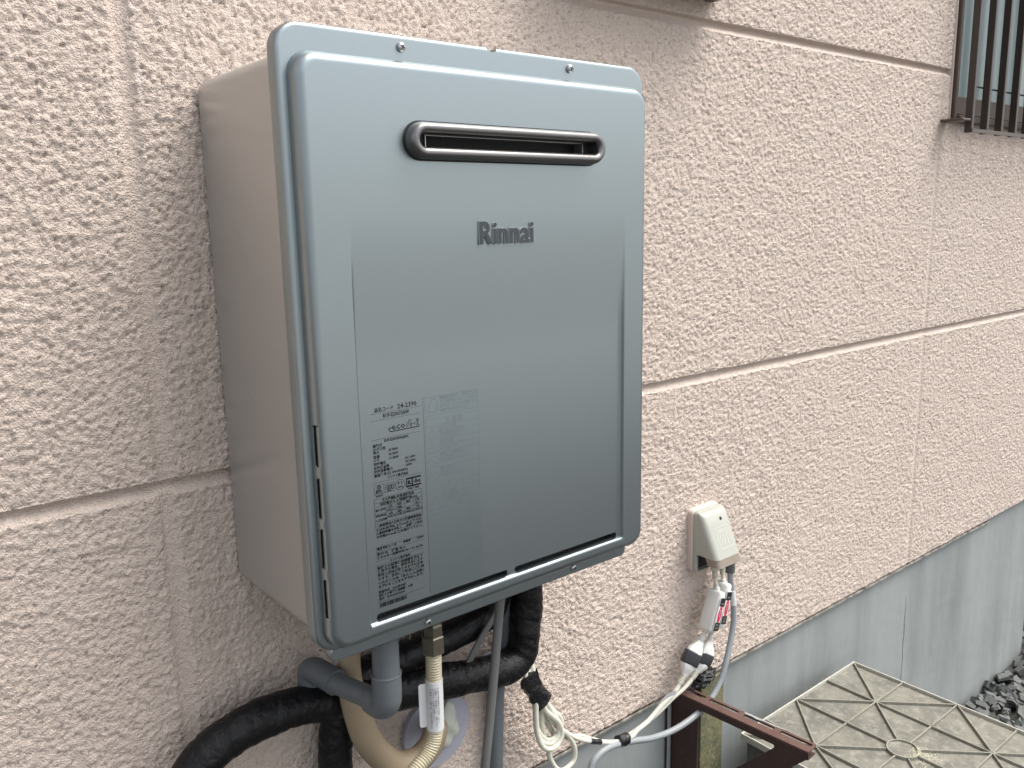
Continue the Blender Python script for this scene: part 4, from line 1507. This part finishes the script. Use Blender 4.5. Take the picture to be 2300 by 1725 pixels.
# grey cable from the outlet
gc = empty('outlet_cable', (.918, -.03, -.21), 'thick grey cable curving down from the outlet past rusty bracket', 'cable')
lathe_obj('plug', [(.0120, 0), (.0120, .010)], (.9165, -.034, -.1990), (.02, .02, -1), M_GCABLE_D, gc, 14)
relief((.9170, -.034, -.2070), (.9190, -.033, -.2340), .0098, 6, M_GCABLE_D, gc)
tube('cable', [(.9188, -.033, -.2300), (.9215, -.034, -.2560), (.9245, -.038, -.2920), (.9220, -.042, -.3340), (.9080, -.046, -.3700), (.8925, -.050, -.3985), (.8722, -.052, -.4326), (.8432, -.053, -.4570), (.8001, -.053, -.4720), (.7443, -.052, -.4765), (.6900, -.050, -.4700), (.6450, -.048, -.4570), (.6200, -.047, -.4500), (.6050, -.049, -.4450), (.5774, -.050, -.4400), (.5560, -.050, -.4430), (.5400, -.050, -.4560), (.5290, -.05, -.50), (.528, -.05, -.7), (.528, -.05, GZ + .01)],
     .0056, M_GCABLE, gc, 16, 200)
tube('white_sleeve', [(.9228, -.0362, -.2700), (.9242, -.0375, -.2850), (.9246, -.0390, -.2990)], .0060, M_PAPER, gc, 16, 200)

# sticky black tape lump at the siding edge
bm = bmesh.new()
bmesh.ops.create_icosphere(bm, subdivisions=4, radius=1.0)
for v in bm.verts:
    n = 1 + 0.28 * math.sin(v.co.x * 6 + 1) * math.sin(v.co.z * 5 + 2) + 0.2 * math.sin(v.co.z * 12 + v.co.x * 9) + 0.12 * math.sin(v.co.y * 17 + v.co.x * 13)
    q = Vector((v.co.x * .026 * n, v.co.y * .012 * n, v.co.z * .010 * n))
    q.rotate(Euler((0, rad(-6), 0)))
    v.co = q + Vector((.868, -.020, -.4370))
o = link('tape_lump', bm_mesh('tape_lump', bm), M_TAPE_SH, None, smooth=True)
tag(o, 'shiny black lump of sealing tape at the lower siding edge', 'tape')

# ------------------------------------------------------------------ rusty bracket
br = empty('steel_bracket', (.818, .010, -.50), 'rusty red-brown triangular steel bracket with slotted arm', 'bracket')
ang = math.atan2(.022, .262)
BM = Matrix.Translation((.803, .011, 0)) @ Matrix.Rotation(ang, 4, 'Z')      # local: +x right, -y out of the wall
# slotted arm: plan view loops (x, s)
def stadium(x0, x1, s0, s1, n=6):
    return rrect(x0, x1, s0, s1, min(x1 - x0, s1 - s0) / 2 - 1e-5, n)


loops = [rrect(0, .0300, 0, .2780, .0025, 2)] + [stadium(.0165, .0245, a + .012, b + .012) for a, b in ((.010, .054), (.063, .1225), (.133, .193), (.204, .262))]
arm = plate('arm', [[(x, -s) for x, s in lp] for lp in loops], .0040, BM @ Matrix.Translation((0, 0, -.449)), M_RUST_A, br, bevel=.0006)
box('arm', (.0045, -.276, -.4660), (.0296, -.006, -.4640), M_RUST, br, 0, 1, BM)  # dark plate added below the arm so its slots look shaded
hole = []


def round_poly(pts, r, n=6):
    out = []
    m = len(pts)
    for k in range(m):
        p0, p1, p2 = Vector(pts[k - 1]), Vector(pts[k]), Vector(pts[(k + 1) % m])
        d0, d1 = (p0 - p1).normalized(), (p2 - p1).normalized()
        a, b = p1 + d0 * r, p1 + d1 * r
        for q in range(n + 1):
            t = q / n
            out.append(tuple((1 - t) ** 2 * a + 2 * t * (1 - t) * p1 + t * t * b))
    return out


web_o = [(0, -.4512), (.2780, -.4512), (.2780, -.4600), (.030, -.7150), (0, -.7150)]
web_h = round_poly([(.0640, -.4620), (.2230, -.4620), (.0640, -.6260)], .016)
SIDEM = Matrix(((0, 0, 1, 0), (-1, 0, 0, 0), (0, 1, 0, 0), (0, 0, 0, 1)))        # (s, z) -> out of the wall, thickness along x
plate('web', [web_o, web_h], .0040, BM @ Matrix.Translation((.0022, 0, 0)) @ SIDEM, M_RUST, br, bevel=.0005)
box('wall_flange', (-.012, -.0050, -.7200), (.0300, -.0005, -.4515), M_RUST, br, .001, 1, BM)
box('wall_flange', (-.013, -.0085, -.7150), (-.0035, -.0052, -.4530), M_GALV, br, .001, 1, BM)
# flaking paint patch on the arm edge
plate('paint_flake', [[(.0292, -.136), (.0245, -.140), (.0255, -.152), (.0236, -.163), (.0270, -.178), (.0262, -.196), (.0285, -.214), (.0297, -.220), (.0302, -.15)]], .0006,
      BM @ Matrix.Translation((0, -.006, -.4466)), M_GALV, br)

# mossy board behind the bracket
o = box('wooden_batten', (.883, -.002, -.995), (.953, .0085, -.462), M_BATTEN, None, .0012, 1)
tag(o, 'mossy yellow-green batten standing against foundation behind rusty bracket', 'batten')

# ------------------------------------------------------------------ ribbed board on a box
BX1, BY1, BZ, S = 1.403, -.030, -.593, .1165
BX0 = .9745
board = empty('ribbed_lid', (1.17, -.26, GZ), 'weathered grey-beige plastic board with triangular ribs', 'board')
box('floor_panel', (BX0 + .002, BY1 - 4 * S + .002, BZ - .014), (BX1 - .002, BY1 - .002, BZ - .0073), M_BOARD, board)
for lo, hi in (((BX0, BY1 - .0035, BZ - .014), (BX1, BY1, BZ)), ((BX0, BY1 - 4 * S, BZ - .014), (BX1, BY1 - 4 * S + .0035, BZ)),
               ((BX0, BY1 - 4 * S + .0036, BZ - .014), (BX0 + .0035, BY1 - .0036, BZ)), ((BX1 - .0035, BY1 - 4 * S + .0036, BZ - .014), (BX1, BY1 - .0036, BZ))):
    box('rim', lo, hi, M_RIM, board, .0008, 1)


def node(i, j):
    return Vector((max(BX1 - i * S, BX0 + .004), BY1 - j * S, 0))


def rib(a, b, cut=0.0, wid=.0029):
    a, b = Vector(a), Vector(b)
    d = (b - a)
    L = d.length
    d.normalize()
    a = a + d * cut
    L -= 2 * cut if cut else 0
    mt = Matrix.Translation((a.x, a.y, BZ)) @ Matrix.Rotation(math.atan2(d.y, d.x), 4, 'Z')
    h = random.uniform(-.0016, -.0008)
    return box('rib', (0.001, -wid / 2, -.0074), (L - .001, wid / 2, h), M_RIB, board, .0006, 1, mt)


cen = node(2, 2)
RC = .030
for k in range(1, 4):
    for j in range(4):          # lines running along y (dark) and x
        for (p, q) in ((node(k, j), node(k, j + 1)), (node(j, k), node(j + 1, k))):
            p, q = Vector(p), Vector(q)
            for e, f in ((p, q), (q, p)):
                if (e - cen).length < .001:
                    e += (f - e).normalized() * RC
            rib(p, q)
for i in (1, 3):
    for j in (1, 3):
        c = node(i, j)
        for di in (-1, 1):
            for dj in (-1, 1):
                q = Vector(node(i + di, j + dj))
                if (q - cen).length < .001:
                    q += (c - q).normalized() * RC
                rib(c, q)
bm = bmesh.new()
lathe(bm, [(RC - .0025, -.0074), (RC - .0025, -.0008), (RC, -.0008), (RC, -.0074)], (cen.x, cen.y, BZ), (0, 0, 1), 32)
link('boss_ring', bm_mesh('boss_ring', bm), M_RIB, board, auto=30)
lathe_obj('boss_floor', [(RC - .0026, 0), (RC - .0026, .0032), (.001, .0032)], (cen.x, cen.y, BZ - .0075), (0, 0, 1), M_BOARD, board, 32)
box('box_body', (BX0 + .008, BY1 - 4 * S + .008, GZ - .02), (BX1 - .008, BY1 - .008, BZ - .0145), M_BOXS, board, .004, 1)
# sandy dirt left on the board
gm = mat('dry_sand', (0.55, 0.52, 0.40), 0.9, noise=(200, 0.5, (0.42, 0.40, 0.30)))
V, F = [], []
for k in range(420):
    a = random.gauss(0, 1), random.gauss(0, 1)
    x = cen.x + .012 + a[0] * .016
    y = cen.y - .036 + a[1] * .016
    s = random.uniform(.0006, .0019)
    n0 = len(V)
    z = BZ - .0072
    if math.hypot(x - cen.x, y - cen.y) < RC:
        z = BZ - .0042
    if math.hypot(x - cen.x, y - cen.y) > RC - .004 and math.hypot(x - cen.x, y - cen.y) < RC + .002:
        z = BZ - .0008
    for q in range(4):
        t = q * math.pi / 2 + random.random()
        V.append((x + s * math.cos(t), y + s * math.sin(t), z))
    V.append((x, y, z + s * .9))
    F += [(n0, n0 + 1, n0 + 4), (n0 + 1, n0 + 2, n0 + 4), (n0 + 2, n0 + 3, n0 + 4), (n0 + 3, n0, n0 + 4)]
sd = link('sand', py_mesh('sand', V, F), gm)
tag(sd, 'pale sandy grit spilled beside the central ring of ribbed board', None, None, 'stuff')

# ------------------------------------------------------------------ broken slate gravel


def gravel():
    V, F = [], []
    r = random.Random(11)
    n = 0
    for k in range(2600):
        x = r.uniform(1.35, 3.3)
        y = -abs(r.gauss(0, .45)) + 0.0 if r.random() < .75 else r.uniform(-1.6, .0)
        if x > 2.62 and r.random() < .5:
            y = r.uniform(-1.0, .8)
        if y > 0.0 and x < 2.62:
            continue
        if x < BX1 + .03 and y > BY1 - 4 * S - .03:
            continue
        sz = r.uniform(.012, .034) * (1.35 if r.random() < .12 else 1)
        z = GZ + .03 * max(0, min(1, (x - 2.0) / .7)) + r.uniform(-.004, .040)
        q = Euler((r.gauss(0, .5), r.gauss(0, .5), r.uniform(0, 6.28))).to_matrix()
        m = r.randint(4, 6)
        a0 = r.uniform(0, 6.28)
        top, bot = [], []
        th = sz * r.uniform(.16, .42)
        el = r.uniform(.5, 1.0)
        for t in range(m):
            a = a0 + 2 * math.pi * (t + r.uniform(-.28, .28)) / m
            rr = sz * r.uniform(.7, 1.1)
            top.append(Vector((rr * math.cos(a) * .88, rr * math.sin(a) * el * .88, th * r.uniform(.6, 1.2))))
            bot.append(Vector((rr * math.cos(a), rr * math.sin(a) * el, -th * r.uniform(.6, 1.2))))
        base = len(V)
        for v in top + bot:
            V.append(q @ v + Vector((x, y, z)))
        F.append(tuple(base + t for t in range(m)))
        F.append(tuple(base + m + t for t in range(m - 1, -1, -1)))
        for t in range(m):
            t2 = (t + 1) % m
            F.append((base + t2, base + t, base + m + t, base + m + t2))
    o = link('gravel', py_mesh('gravel', V, F), M_SLATE)
    tag(o, 'loose dark grey broken slate gravel heaped against foundation', None, None, 'stuff')


gravel()

# yellow object past the end of the foundation
o = box('yellow_container', (2.66, .14, GZ + .0), (2.90, .40, -.56), M_YELL, None, .012, 3)
tag(o, 'yellow plastic container just past the end of foundation', 'container')
